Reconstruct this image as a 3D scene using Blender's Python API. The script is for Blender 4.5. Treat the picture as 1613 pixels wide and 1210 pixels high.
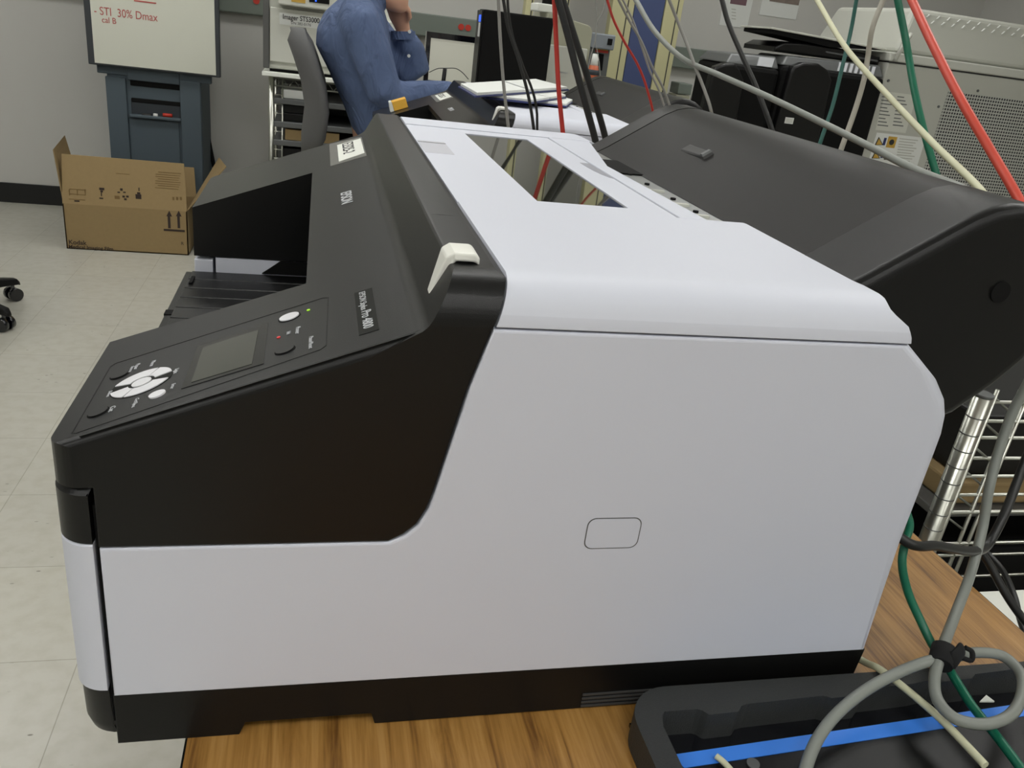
import bpy, bmesh, math, random
from mathutils import Vector, Matrix
from mathutils.geometry import tessellate_polygon
random.seed(7)
for o in list(bpy.data.objects): bpy.data.objects.remove(o, do_unlink=True)
scene = bpy.context.scene
COL = scene.collection

# ------------------------------------------------------------------ camera
TZ = 0.74                       # table top height above the floor
F = 1288.81                     # focal length in pixels of the 1613x1210 frame
CX, CY = 806.5, 605.0
RX = Vector((0.97136133, -0.0229376, -0.23649742))   # world x, y, z rows in camera axes
RY = Vector((-0.20585512, 0.41583423, -0.88583608))
RZ = Vector((0.11866267, 0.90915112, 0.39920347))
CAM = Vector((0.13193899, -0.46915038, 0.50248385 + TZ))
cd = bpy.data.cameras.new('camera'); cam = bpy.data.objects.new('camera', cd); COL.objects.link(cam)
cd.sensor_width = 36.0; cd.lens = 36.0 * F / 1613.0; cd.clip_start = 0.02; cd.clip_end = 60
m3 = Matrix((RX, RY, RZ)); cam.matrix_world = Matrix.Translation(CAM) @ m3.to_4x4()
scene.camera = cam

# ------------------------------------------------------------------ world, exposure
w = bpy.data.worlds.new('world'); scene.world = w; w.use_nodes = True
w.node_tree.nodes['Background'].inputs[0].default_value = (0.8, 0.85, 0.9, 1)
w.node_tree.nodes['Background'].inputs[1].default_value = 0.15
vs = scene.view_settings
vs.view_transform = 'Standard'; vs.look = 'None'; vs.gamma = 1.0; vs.use_curve_mapping = False
vs.exposure = 0.0
LAMP_STRENGTH = 8.4

def at(px, py, axis, val):
    """world point on the plane axis=val (z measured from the table top) seen at a photo pixel"""
    r = m3 @ Vector((px - CX, -(py - CY), -F))
    i = 'xyz'.index(axis)
    v = val + (TZ if axis == 'z' else 0)
    t = (v - CAM[i]) / r[i]
    return CAM + r * t
def dist(px, py, d):
    r = m3 @ Vector((px - CX, -(py - CY), -F)); r.normalize()
    return CAM + r * d

# ------------------------------------------------------------------ materials
def lin(c):
    return tuple(((v/255) / 12.92 if v/255 <= 0.04045 else ((v/255 + 0.055) / 1.055) ** 2.4) for v in c) + (1,)
def mat(name, rgb, rough=0.5, metal=0.0, spec=0.5, noise=0.0, nscale=40, bump=0.0, bscale=300, emit=None, estr=0, coat=0.0, trans=0.0, alpha=1.0):
    m = bpy.data.materials.new(name); m.use_nodes = True
    nt = m.node_tree; b = nt.nodes['Principled BSDF']
    c = lin(rgb)
    b.inputs['Base Color'].default_value = c
    b.inputs['Roughness'].default_value = rough
    b.inputs['Metallic'].default_value = metal
    b.inputs['Specular IOR Level'].default_value = spec
    b.inputs['Coat Weight'].default_value = coat
    b.inputs['Transmission Weight'].default_value = trans
    b.inputs['Alpha'].default_value = alpha
    tc = nt.nodes.new('ShaderNodeTexCoord')
    if noise:
        n = nt.nodes.new('ShaderNodeTexNoise'); n.inputs['Scale'].default_value = nscale; n.inputs['Detail'].default_value = 4
        nt.links.new(tc.outputs['Object'], n.inputs['Vector'])
        mx = nt.nodes.new('ShaderNodeMix'); mx.data_type = 'RGBA'
        mx.inputs['A'].default_value = tuple(min(1, v * (1 + noise)) for v in c[:3]) + (1,)
        mx.inputs['B'].default_value = tuple(v * (1 - noise) for v in c[:3]) + (1,)
        nt.links.new(n.outputs['Fac'], mx.inputs['Factor']); nt.links.new(mx.outputs['Result'], b.inputs['Base Color'])
    if bump:
        n2 = nt.nodes.new('ShaderNodeTexNoise'); n2.inputs['Scale'].default_value = bscale; n2.inputs['Detail'].default_value = 2
        nt.links.new(tc.outputs['Object'], n2.inputs['Vector'])
        bp = nt.nodes.new('ShaderNodeBump'); bp.inputs['Strength'].default_value = bump; bp.inputs['Distance'].default_value = 0.002
        nt.links.new(n2.outputs['Fac'], bp.inputs['Height']); nt.links.new(bp.outputs['Normal'], b.inputs['Normal'])
    if emit:
        b.inputs['Emission Color'].default_value = lin(emit); b.inputs['Emission Strength'].default_value = estr
    return m
M = {}
M['white'] = mat('white_plastic', (206, 209, 220), 0.5, noise=0.02, nscale=6)
M['white2'] = mat('lever_white_plastic', (236, 236, 228), 0.35)
M['dark'] = mat('textured_dark_plastic', (14, 14, 14), 0.33, spec=0.34, bump=0.12, bscale=1800, noise=0.05, nscale=300)
M['black'] = mat('black_plastic', (12, 12, 12), 0.4, spec=0.3, bump=0.08, bscale=1500)
M['black_gloss'] = mat('glossy_black', (14, 15, 20), 0.12, coat=0.5)
M['void'] = mat('matte_black', (10, 10, 10), 0.8, spec=0.2)
M['window'] = mat('smoked_window', (30, 32, 24), 0.03, spec=0.9, coat=0.35)
M['screen'] = mat('lcd_glass', (66, 68, 62), 0.08, coat=0.6)
M['print'] = mat('light_grey_print', (190, 192, 196), 0.5)
M['grey_key'] = mat('light_grey_key', (222, 222, 226), 0.35)
M['plate'] = mat('name_plate', (30, 31, 28), 0.6, spec=0.12)
M['cap'] = mat('end_cap_plastic', (19, 19, 19), 0.36, spec=0.26, bump=0.12, bscale=1500)
M['latch'] = mat('latch_grey', (58, 58, 58), 0.5, spec=0.3)
M['paper'] = mat('paper', (214, 216, 212), 0.7)
M['label_paper'] = mat('label_paper', (226, 228, 220), 0.6)
M['tape'] = mat('clear_tape', (104, 104, 100), 0.25)
M['ink'] = mat('black_ink', (40, 40, 40), 0.6)
M['metal'] = mat('galvanised_metal', (170, 172, 172), 0.35, metal=0.8)
M['chrome'] = mat('chrome_wire', (190, 191, 182), 0.28, metal=1.0)
M['wire'] = mat('dull_wire', (120, 122, 114), 0.5, metal=0.6)
M['card'] = mat('cardboard', (146, 124, 86), 0.85, noise=0.06, nscale=60)
M['card_print'] = mat('cardboard_print', (52, 40, 34), 0.8)
M['card_faint'] = mat('faint_brown_print', (122, 98, 60), 0.8)
M['teal'] = mat('blue_grey_plastic', (72, 84, 92), 0.6, bump=0.1, bscale=300)
M['teal_dark'] = mat('dark_recess_plastic', (38, 44, 50), 0.6)
M['board'] = mat('whiteboard_sheet', (206, 207, 194), 0.4)
M['board_frame'] = mat('board_frame', (50, 54, 58), 0.5)
M['red_ink'] = mat('red_marker', (176, 82, 78), 0.6)
M['red'] = mat('red_cable', (186, 52, 42), 0.4)
M['red2'] = mat('bright_red_cable', (206, 78, 62), 0.4)
M['green'] = mat('green_cable', (18, 104, 78), 0.4)
M['teal_cable'] = mat('teal_cable', (52, 104, 96), 0.45)
M['cream_cable'] = mat('cream_cable', (208, 208, 176), 0.45)
M['beige_cable'] = mat('beige_cable', (168, 164, 152), 0.5)
M['grey_cable'] = mat('grey_cable', (132, 136, 130), 0.42)
M['grey_thin'] = mat('pale_grey_cable', (142, 141, 136), 0.5)
M['black_cable'] = mat('black_cable', (30, 31, 30), 0.42)
M['shirt'] = mat('blue_cotton', (82, 98, 132), 0.85, noise=0.12, nscale=14)
M['skin'] = mat('skin', (210, 162, 136), 0.5)
M['hair'] = mat('dark_brown_hair', (48, 36, 28), 0.7, bump=0.6, bscale=120)
M['trousers'] = mat('dark_trousers', (40, 42, 50), 0.85)
M['fabric'] = mat('charcoal_fabric', (92, 92, 92), 0.9, bump=0.3, bscale=500)
M['mach'] = mat('pale_grey_metal', (176, 177, 168), 0.5, noise=0.02, nscale=4)
M['mach_light'] = mat('light_machine_plastic', (198, 199, 189), 0.45)
M['mach_dark'] = mat('machine_dark_side', (84, 84, 82), 0.5)
M['beige'] = mat('beige_plastic', (158, 158, 138), 0.5)
M['cream'] = mat('cream_paint', (184, 180, 140), 0.5)
M['blue_panel'] = mat('blue_panel', (62, 74, 112), 0.6)
M['blue_tape'] = mat('blue_tape', (60, 134, 238), 0.5)
M['blue_edge'] = mat('navy_binder', (34, 44, 96), 0.45)
M['rail'] = mat('grey_green_raceway', (112, 120, 112), 0.5)
M['yellow'] = mat('yellow_card', (222, 170, 60), 0.6)
M['orange'] = mat('orange_plastic', (176, 84, 44), 0.5)
M['warn'] = mat('warning_yellow', (186, 150, 62), 0.5)
M['mauve'] = mat('poster_mauve', (112, 84, 92), 0.6)
M['poster_green'] = mat('poster_picture', (124, 112, 104), 0.6, noise=0.5, nscale=25)
M['led_blue'] = mat('blue_indicator', (40, 90, 240), 0.4, emit=(40, 90, 255), estr=1.2)
M['display'] = mat('monitor_display', (150, 150, 140), 0.3, emit=(196, 195, 178), estr=0.45)
M['green_led'] = mat('green_indicator', (140, 190, 40), 0.4, emit=(150, 210, 40), estr=0.6)
M['red_led'] = mat('red_indicator', (200, 60, 60), 0.4, emit=(210, 60, 60), estr=0.3)
M['outlet_red'] = mat('red_outlet', (188, 52, 36), 0.5)
M['rubber'] = mat('tray_rubber', (48, 50, 50), 0.6, bump=0.35, bscale=900, noise=0.2, nscale=500)
M['tiecable'] = mat('velcro', (16, 16, 18), 0.9)
M['steel_grey'] = mat('grey_steel', (96, 98, 98), 0.45, metal=0.3)

def node_mat(name):
    m = bpy.data.materials.new(name); m.use_nodes = True
    nt = m.node_tree
    return m, nt, nt.nodes['Principled BSDF'], lambda t: nt.nodes.new(t), nt.links.new
def ramp(nd, stops):
    cr = nd.color_ramp
    cr.elements[0].position, cr.elements[0].color = stops[0]
    cr.elements[1].position, cr.elements[1].color = stops[-1]
    for p, c in stops[1:-1]:
        e = cr.elements.new(p); e.color = c
# wood laminate, grain along world y
m, nt, b, N, L = node_mat('wood_laminate')
tc = N('ShaderNodeTexCoord'); mp = N('ShaderNodeMapping'); mp.inputs['Scale'].default_value = (75, 4.5, 75)
L(tc.outputs['Object'], mp.inputs['Vector'])
n1 = N('ShaderNodeTexNoise'); n1.inputs['Scale'].default_value = 1.0; n1.inputs['Detail'].default_value = 6; n1.inputs['Roughness'].default_value = 0.62; n1.inputs['Distortion'].default_value = 0.6
L(mp.outputs['Vector'], n1.inputs['Vector'])
mp2 = N('ShaderNodeMapping'); mp2.inputs['Scale'].default_value = (420, 14, 420); L(tc.outputs['Object'], mp2.inputs['Vector'])
n2 = N('ShaderNodeTexNoise'); n2.inputs['Scale'].default_value = 1.0; n2.inputs['Detail'].default_value = 3; L(mp2.outputs['Vector'], n2.inputs['Vector'])
ad = N('ShaderNodeMath'); ad.operation = 'MULTIPLY_ADD'; L(n2.outputs['Fac'], ad.inputs[0]); ad.inputs[1].default_value = 0.35; L(n1.outputs['Fac'], ad.inputs[2])
cr = N('ShaderNodeValToRGB'); L(ad.outputs[0], cr.inputs['Fac'])
ramp(cr, [(0.46, lin((108, 72, 32))), (0.60, lin((150, 108, 52))), (0.74, lin((170, 126, 66))), (0.90, lin((184, 142, 84)))])
L(cr.outputs['Color'], b.inputs['Base Color']); b.inputs['Roughness'].default_value = 0.38
M['wood'] = m
# vinyl floor tiles
m, nt, b, N, L = node_mat('vinyl_floor_tile')
tc = N('ShaderNodeTexCoord')
br = N('ShaderNodeTexBrick'); br.offset = 0.0; br.squash = 1.0
br.inputs['Scale'].default_value = 1.0; br.inputs['Brick Width'].default_value = 0.305; br.inputs['Row Height'].default_value = 0.305
br.inputs['Mortar Size'].default_value = 0.0012; br.inputs['Mortar Smooth'].default_value = 0.3
br.inputs['Color1'].default_value = lin((184, 182, 171)); br.inputs['Color2'].default_value = lin((180, 178, 168)); br.inputs['Mortar'].default_value = lin((152, 149, 136))
L(tc.outputs['Object'], br.inputs['Vector'])
n1 = N('ShaderNodeTexNoise'); n1.inputs['Scale'].default_value = 26; n1.inputs['Detail'].default_value = 5; L(tc.outputs['Object'], n1.inputs['Vector'])
c1 = N('ShaderNodeValToRGB'); L(n1.outputs['Fac'], c1.inputs['Fac']); ramp(c1, [(0.3, (0.9, 0.89, 0.86, 1)), (0.6, (1, 1, 1, 1))])
mp = N('ShaderNodeMapping'); mp.inputs['Scale'].default_value = (1, 2.2, 1); mp.inputs['Rotation'].default_value = (0, 0, 0.5); L(tc.outputs['Object'], mp.inputs['Vector'])
v = N('ShaderNodeTexVoronoi'); v.inputs['Scale'].default_value = 21; v.inputs['Randomness'].default_value = 1; L(mp.outputs['Vector'], v.inputs['Vector'])
c2 = N('ShaderNodeValToRGB'); L(v.outputs['Distance'], c2.inputs['Fac']); ramp(c2, [(0.07, (0.38, 0.36, 0.33, 1)), (0.12, (1, 1, 1, 1))])
n3 = N('ShaderNodeTexNoise'); n3.inputs['Scale'].default_value = 5.0; L(tc.outputs['Object'], n3.inputs['Vector'])
c3 = N('ShaderNodeValToRGB'); L(n3.outputs['Fac'], c3.inputs['Fac']); ramp(c3, [(0.53, (0, 0, 0, 1)), (0.6, (1, 1, 1, 1))])
mx1 = N('ShaderNodeMix'); mx1.data_type = 'RGBA'; mx1.blend_type = 'MULTIPLY'; mx1.inputs['Factor'].default_value = 1; L(br.outputs['Color'], mx1.inputs['A']); L(c1.outputs['Color'], mx1.inputs['B'])
mx2 = N('ShaderNodeMix'); mx2.data_type = 'RGBA'; mx2.blend_type = 'MULTIPLY'; L(c3.outputs['Color'], mx2.inputs['Factor']); L(mx1.outputs['Result'], mx2.inputs['A']); L(c2.outputs['Color'], mx2.inputs['B'])
L(mx2.outputs['Result'], b.inputs['Base Color']); b.inputs['Roughness'].default_value = 0.3
M['floor'] = m
M['wall'] = mat('wall_paint', (190, 189, 184), 0.7, noise=0.02, nscale=2, bump=0.05, bscale=120)
M['baseboard'] = mat('black_cove_base', (18, 19, 20), 0.45)
m, nt, b, N, L = node_mat('ceiling_tiles')
tc = N('ShaderNodeTexCoord'); br = N('ShaderNodeTexBrick'); br.offset = 0.0
br.inputs['Scale'].default_value = 1.0; br.inputs['Brick Width'].default_value = 0.61; br.inputs['Row Height'].default_value = 0.61; br.inputs['Mortar Size'].default_value = 0.012
br.inputs['Color1'].default_value = lin((214, 213, 210)); br.inputs['Color2'].default_value = lin((206, 204, 196)); br.inputs['Mortar'].default_value = lin((230, 230, 226))
L(tc.outputs['Object'], br.inputs['Vector']); L(br.outputs['Color'], b.inputs['Base Color']); b.inputs['Roughness'].default_value = 0.9
M['ceiling'] = m
# perforated sheet: square dark holes in pale metal (object x / z)
m, nt, b, N, L = node_mat('perforated_sheet')
tc = N('ShaderNodeTexCoord'); sp = N('ShaderNodeSeparateXYZ'); L(tc.outputs['Object'], sp.inputs['Vector'])
outs = []
for ax in ('X', 'Z'):
    d = N('ShaderNodeMath'); d.operation = 'DIVIDE'; L(sp.outputs[ax], d.inputs[0]); d.inputs[1].default_value = 0.0145
    fr = N('ShaderNodeMath'); fr.operation = 'FRACT'; L(d.outputs[0], fr.inputs[0])
    s = N('ShaderNodeMath'); s.operation = 'SUBTRACT'; L(fr.outputs[0], s.inputs[0]); s.inputs[1].default_value = 0.5
    a = N('ShaderNodeMath'); a.operation = 'ABSOLUTE'; L(s.outputs[0], a.inputs[0])
    l = N('ShaderNodeMath'); l.operation = 'LESS_THAN'; L(a.outputs[0], l.inputs[0]); l.inputs[1].default_value = 0.31
    outs.append(l)
mu = N('ShaderNodeMath'); mu.operation = 'MULTIPLY'; L(outs[0].outputs[0], mu.inputs[0]); L(outs[1].outputs[0], mu.inputs[1])
mx = N('ShaderNodeMix'); mx.data_type = 'RGBA'; L(mu.outputs[0], mx.inputs['Factor']); mx.inputs['A'].default_value = lin((178, 180, 172)); mx.inputs['B'].default_value = lin((34, 34, 40))
L(mx.outputs['Result'], b.inputs['Base Color']); b.inputs['Roughness'].default_value = 0.5
M['perf'] = m
M['lamp'] = mat('lamp_diffuser', (255, 255, 250), 0.5, emit=(253, 253, 250), estr=LAMP_STRENGTH)
M['lamp_frame'] = mat('lamp_frame', (225, 225, 222), 0.5)

# ------------------------------------------------------------------ mesh helpers
class MB:
    def __init__(s): s.v = []; s.f = []; s.sm = []
    def add(s, verts, faces, smooth=False):
        n = len(s.v); s.v += [tuple(v) for v in verts]; s.f += [tuple(i + n for i in f) for f in faces]; s.sm += [smooth] * len(faces); return s
    def box(s, x0, x1, y0, y1, z0, z1):
        vs_ = [(x, y, z) for z in (z0, z1) for y in (y0, y1) for x in (x0, x1)]
        return s.add(vs_, [(0, 2, 3, 1), (4, 5, 7, 6), (0, 1, 5, 4), (2, 6, 7, 3), (0, 4, 6, 2), (1, 3, 7, 5)])
    def hexa(s, p):      # 8 points: bottom ring 4, top ring 4
        return s.add(p, [(3, 2, 1, 0), (4, 5, 6, 7), (0, 1, 5, 4), (1, 2, 6, 5), (2, 3, 7, 6), (3, 0, 4, 7)])
    def rings(s, rings, cap=True, smooth=True, closed=True):
        n = len(rings[0]); vs_ = [p for r in rings for p in r]; fs = []
        for k in range(len(rings) - 1):
            for i in range(n if closed else n - 1):
                j = (i + 1) % n
                fs.append((k*n + i, k*n + j, (k+1)*n + j, (k+1)*n + i))
        s.add(vs_, fs, smooth)
        if cap == 'tess':
            for r_ in (rings[0], rings[-1]):
                s.add(r_, [tuple(q) for q in tessellate_polygon([[Vector(p) for p in r_]])], False)
        elif cap:
            base = len(s.v) - len(vs_)
            s.f.append(tuple(base + i for i in range(n - 1, -1, -1))); s.sm.append(False)
            s.f.append(tuple(base + (len(rings) - 1) * n + i for i in range(n))); s.sm.append(False)
        return s
    def tube(s, pts, r, n=10, cap=True):
        pts = [Vector(p) for p in pts]
        rr = r if isinstance(r, (list, tuple)) else [r] * len(pts)
        up = None; rs = []
        for i, p in enumerate(pts):
            t = (pts[min(i + 1, len(pts) - 1)] - pts[max(i - 1, 0)]).normalized()
            if up is None:
                up = t.orthogonal().normalized()
            up = (up - t * up.dot(t)).normalized(); sd = t.cross(up)
            rs.append([p + (up * math.cos(a) + sd * math.sin(a)) * rr[i] for a in (2*math.pi*k/n for k in range(n))])
        return s.rings(rs, cap)
    def cyl(s, p0, p1, r, n=20, r2=None): return s.tube([p0, p1], [r, r if r2 is None else r2], n)
    def sphere(s, c, r, sc=(1, 1, 1), nu=20, nv=12):
        c = Vector(c); rs = []
        for j in range(nv + 1):
            a = math.pi * (j + 0.02) / (nv + 0.04)
            rs.append([c + Vector((math.sin(a)*math.cos(2*math.pi*i/nu)*sc[0], math.sin(a)*math.sin(2*math.pi*i/nu)*sc[1], -math.cos(a)*sc[2])) * r for i in range(nu)])
        return s.rings(rs, True)
    def build(s, name, mt, parent=None, bevel=0, seg=2, off=None, mods=()):
        me = bpy.data.meshes.new(name)
        vs_ = s.v
        if off is not None: vs_ = [(a - off[0], b_ - off[1], c - off[2]) for a, b_, c in vs_]
        me.from_pydata(vs_, [], s.f); me.update()
        me.polygons.foreach_set('use_smooth', s.sm)
        bm = bmesh.new(); bm.from_mesh(me); bmesh.ops.recalc_face_normals(bm, faces=bm.faces); bm.to_mesh(me); bm.free()
        me.materials.append(mt)
        o = bpy.data.objects.new(name, me); COL.objects.link(o)
        if parent is not None: o.parent = parent
        if bevel:
            md = o.modifiers.new('bevel', 'BEVEL'); md.width = bevel; md.segments = seg; md.limit_method = 'ANGLE'; md.angle_limit = math.radians(35)
        return o
def catmull(P, sub=8):
    """centripetal Catmull-Rom through the points"""
    P = [Vector(p) for p in P]; P = [P[0] * 2 - P[1]] + P + [P[-1] * 2 - P[-2]]; out = []
    for i in range(1, len(P) - 2):
        a, b_, c, d = P[i-1], P[i], P[i+1], P[i+2]
        t0 = 0.0; t1 = t0 + max(1e-5, (b_ - a).length ** 0.5); t2 = t1 + max(1e-5, (c - b_).length ** 0.5); t3 = t2 + max(1e-5, (d - c).length ** 0.5)
        for k in range(sub):
            t = t1 + (t2 - t1) * k / sub
            A1 = a*((t1-t)/(t1-t0)) + b_*((t-t0)/(t1-t0)); A2 = b_*((t2-t)/(t2-t1)) + c*((t-t1)/(t2-t1)); A3 = c*((t3-t)/(t3-t2)) + d*((t-t2)/(t3-t2))
            B1 = A1*((t2-t)/(t2-t0)) + A2*((t-t0)/(t2-t0)); B2 = A2*((t3-t)/(t3-t1)) + A3*((t-t1)/(t3-t1))
            out.append(B1*((t2-t)/(t2-t1)) + B2*((t-t1)/(t2-t1)))
    out.append(P[-2]); return out
def thing(name, label, cat, loc=(0, 0, 0), rz=0.0, group=None):
    o = bpy.data.objects.new(name, None); COL.objects.link(o); o.empty_display_size = 0.05
    o.location = loc; o.rotation_euler = (0, 0, rz); o['label'] = label; o['category'] = cat
    if group: o['group'] = group
    return o
def tag(o, label, cat, group=None):
    o['label'] = label; o['category'] = cat
    if group: o['group'] = group
    return o
def struct(o): o['kind'] = 'structure'; return o
def box(name, x0, x1, y0, y1, z0, z1, mt, parent=None, bevel=0.0, off=None):
    return MB().box(x0, x1, y0, y1, z0, z1).build(name, mt, parent, bevel, off=off)
def inset_poly(P, r):
    """move every edge of polygon P (x,z) inward by its own amount"""
    n = len(P); A = sum(P[i][0]*P[(i+1) % n][1] - P[(i+1) % n][0]*P[i][1] for i in range(n)); sg = 1 if A > 0 else -1
    ln = []
    for i in range(n):
        a, b_ = P[i], P[(i+1) % n]; dx, dz = b_[0]-a[0], b_[1]-a[1]; l = math.hypot(dx, dz) or 1e-9
        nx, nz = -dz/l*sg, dx/l*sg
        ln.append((a[0]+nx*r[i], a[1]+nz*r[i], dx/l, dz/l))
    out = []
    for i in range(n):
        p, q = ln[i-1], ln[i]; cr_ = p[2]*q[3]-p[3]*q[2]
        if abs(cr_) < 0.12:
            out.append(((q[0]), (q[1]))); continue
        t = ((q[0]-p[0])*q[3]-(q[1]-p[1])*q[2])/cr_
        out.append((p[0]+p[2]*t, p[1]+p[3]*t))
    return out
def rprism(mb, P, y0, y1, r, near=True, far=False, smooth=True):
    """extrude the (x,z) polygon from y0 to y1 with a rounding of radius r[i] at edge i at the near / far end"""
    n = len(P); rm = max(r)
    ys = sorted(set([round(rm * (1 - math.cos(math.radians(a))), 6) for a in (0, 15, 30, 45, 60, 75, 90)] + [round(q, 6) for q in r if q > 0] + [round(q*0.3, 6) for q in r if q > 0]))
    def ring(d, y):
        ins = [(q - math.sqrt(max(0, q*q - (q - d)**2)) if d < q else 0.0) for q in r]
        return [(x, y, z) for x, z in inset_poly(P, ins)]
    rs = []
    if near: rs += [ring(d, y0 + d) for d in ys]
    else: rs.append([(x, y0, z) for x, z in P])
    if far: rs += [ring(d, y1 - d) for d in reversed(ys)]
    else: rs.append([(x, y1, z) for x, z in P])
    mb.rings(rs, 'tess', smooth)
def capped(mb, P, y0, y1, r, zc_of, top_idx, ffun, bfun, R, near=True, rear=None):
    """like rprism, but the points top_idx follow a cap height that drops towards the rounded end"""
    def ring(d, y):
        ins = [(q - math.sqrt(max(0, q*q - (q - d)**2)) if d < q else 0.0) for q in r]
        Q = inset_poly(P, ins); zc = zc_of(d); out = []
        lo, hi = top_idx[0], top_idx[-1]
        for i, (x, z) in enumerate(Q):
            if i in top_idx:
                px_, pz = P[i]; z2 = min(pz, zc - (zc_of(9) - max(P[k][1] for k in top_idx)) )
                if pz > zc or i in top_idx:
                    z2 = min(pz, zc)
                    xf, xb = ffun(z2), bfun(z2, d)
                    f0, b0 = ffun(pz), bfun(pz, 9)
                    u = (px_ - f0) / (b0 - f0) if abs(b0 - f0) > 1e-6 else 0
                    x = xf + (xb - xf) * min(1, max(0, u)); z = z2
            out.append((x, y, z))
        return out
    ds = [R * (1 - math.cos(math.radians(a))) for a in (0, 8, 16, 24, 32, 40, 50, 60, 70, 80, 90)]
    ds = sorted(set([round(d, 6) for d in ds] + [round(q * f, 6) for q in set(r) if q > 0.003 for f in (0.1, 0.35, 1)] + [0.0012]))
    rs = [ring(d, y0 + d) for d in ds] + [ring(9, y1)] if near else [ring(9, y0)] + [ring(d, y1 - d) for d in reversed(ds)]
    mb.rings(rs, 'tess', True)
def sharp(o, ang=30):
    me = o.data
    bm = bmesh.new(); bm.from_mesh(me); bmesh.ops.dissolve_degenerate(bm, edges=bm.edges, dist=1e-6)
    for e in bm.edges:
        e.smooth = not (len(e.link_faces) == 2 and e.calc_face_angle(0) > math.radians(ang))
    for f in bm.faces: f.smooth = True
    bm.to_mesh(me); bm.free()
    md = o.modifiers.new('normals', 'WEIGHTED_NORMAL'); md.keep_sharp = True; md.weight = 100
    return o
def text(name, s, size, origin, right, up, mt, parent=None, extrude=0.0002, align='LEFT', xs=1.0, bold=False):
    cu = bpy.data.curves.new(name, 'FONT'); cu.body = s; cu.size = size; cu.align_x = align; cu.extrude = extrude
    if bold: cu.offset = size * 0.018
    tmp = bpy.data.objects.new(name, cu); COL.objects.link(tmp)
    bpy.context.view_layer.update()
    me = bpy.data.meshes.new_from_object(tmp.evaluated_get(bpy.context.evaluated_depsgraph_get()))
    bpy.data.objects.remove(tmp, do_unlink=True)
    r_ = Vector(right).normalized(); u = Vector(up).normalized(); nn = r_.cross(u)
    mtx = Matrix((( r_.x*xs, u.x, nn.x, origin[0]), (r_.y*xs, u.y, nn.y, origin[1]), (r_.z*xs, u.z, nn.z, origin[2]), (0, 0, 0, 1)))
    me.transform(mtx); me.materials.clear(); me.materials.append(mt); me.name = name
    o = bpy.data.objects.new(name, me); COL.objects.link(o)
    if parent is not None: o.parent = parent
    return o
def copy_tree(o, parent=None):
    c = o.copy(); COL.objects.link(c); c.parent = parent
    for ch in [q for q in bpy.data.objects if q.parent == o]: copy_tree(ch, c)
    return c
def cable(name, label, pts, r, mt, sub=8, cat='cable', group=None):
    P = catmull(pts, sub); base = P[-1]
    o = MB().tube(P, r, 10).build(name, mt, None, off=base); o.location = base
    return tag(o, label, cat, group)

# ------------------------------------------------------------------ room
X0, X1, Y0, Y1, ZC = -2.9, 4.3, -4.4, 4.62, 2.72
struct(box('floor', X0-0.1, X1+0.1, Y0-0.1, Y1+0.1, -0.1, 0, M['floor']))
struct(box('ceiling', X0-0.1, X1+0.1, Y0-0.1, Y1+0.1, ZC, ZC+0.1, M['ceiling']))
struct(box('wall_back', X0-0.1, X1+0.1, Y1, Y1+0.1, 0, ZC, M['wall']))
struct(box('wall_front', X0-0.1, X1+0.1, Y0-0.1, Y0, 0, ZC, M['wall']))
struct(box('wall_left', X0-0.1, X0, Y0, Y1, 0, ZC, M['wall']))
struct(box('wall_right', X1, X1+0.1, Y0, Y1, 0, ZC, M['wall']))
def base_strip(name, x0, x1, y0, y1, t='y'):
    return struct(box(name, x0, x1, y0, y1, 0, 0.11, M['baseboard'], bevel=0.003))
base_strip('baseboard_back', X0+0.012, X1-0.012, Y1-0.012, Y1-0.0005)
base_strip('baseboard_left', X0+0.0005, X0+0.012, Y0, Y1-0.013)
base_strip('baseboard_right', X1-0.012, X1-0.0005, Y0, Y1-0.013)
# ceiling lights; rows behind the camera added to brighten the printer's near side
def ceiling_light(x, y, where):
    t = thing('ceiling_light', where, 'ceiling light', (x, y, ZC - 0.001), group='fluorescent ceiling lights')
    mb = MB()
    for a in ((-0.61, -0.585, -0.3, 0.3), (0.585, 0.61, -0.3, 0.3), (-0.585, 0.585, -0.3, -0.275), (-0.585, 0.585, 0.275, 0.3)): mb.box(*a, -0.03, -0.002)
    mb.build('frame', M['lamp_frame'], t)
    box('diffuser', -0.585, 0.585, -0.275, 0.275, -0.022, -0.012, M['lamp'], t)
for i, (x, y) in enumerate([(-1.6, -3.3), (0.3, -3.3), (2.3, -3.3), (-1.6, -1.3), (0.3, -1.3), (2.3, -1.3), (-1.6, 1.2), (0.3, 1.2), (2.3, 1.2), (-1.6, 3.2), (0.3, 3.2), (2.3, 3.2)]):
    ceiling_light(x, y, 'recessed fluorescent ceiling light with white diffuser')

# raceway along the back wall
t = thing('wall_raceway', 'grey-green metal outlet raceway running along the back wall', 'raceway', (0, Y1 - 0.001, TZ + 0.385))
box('channel', X0 + 0.3, 3.6, -0.05, 0, 0, 0.118, M['rail'], t, bevel=0.006)
p = at(738, 40, 'y', Y1 - 0.05)
for dx in (-0.022, 0.018):
    MB().cyl((p.x + dx - 0.02, -0.051, 0.072), (p.x + dx - 0.02, -0.056, 0.072), 0.017, 18).build('outlet', M['outlet_red'], t)
p = at(404, 10, 'y', Y1 - 0.05)
MB().cyl((p.x, -0.051, 0.072), (p.x, -0.056, 0.072), 0.017, 18).build('outlet', M['outlet_red'], t)

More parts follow.
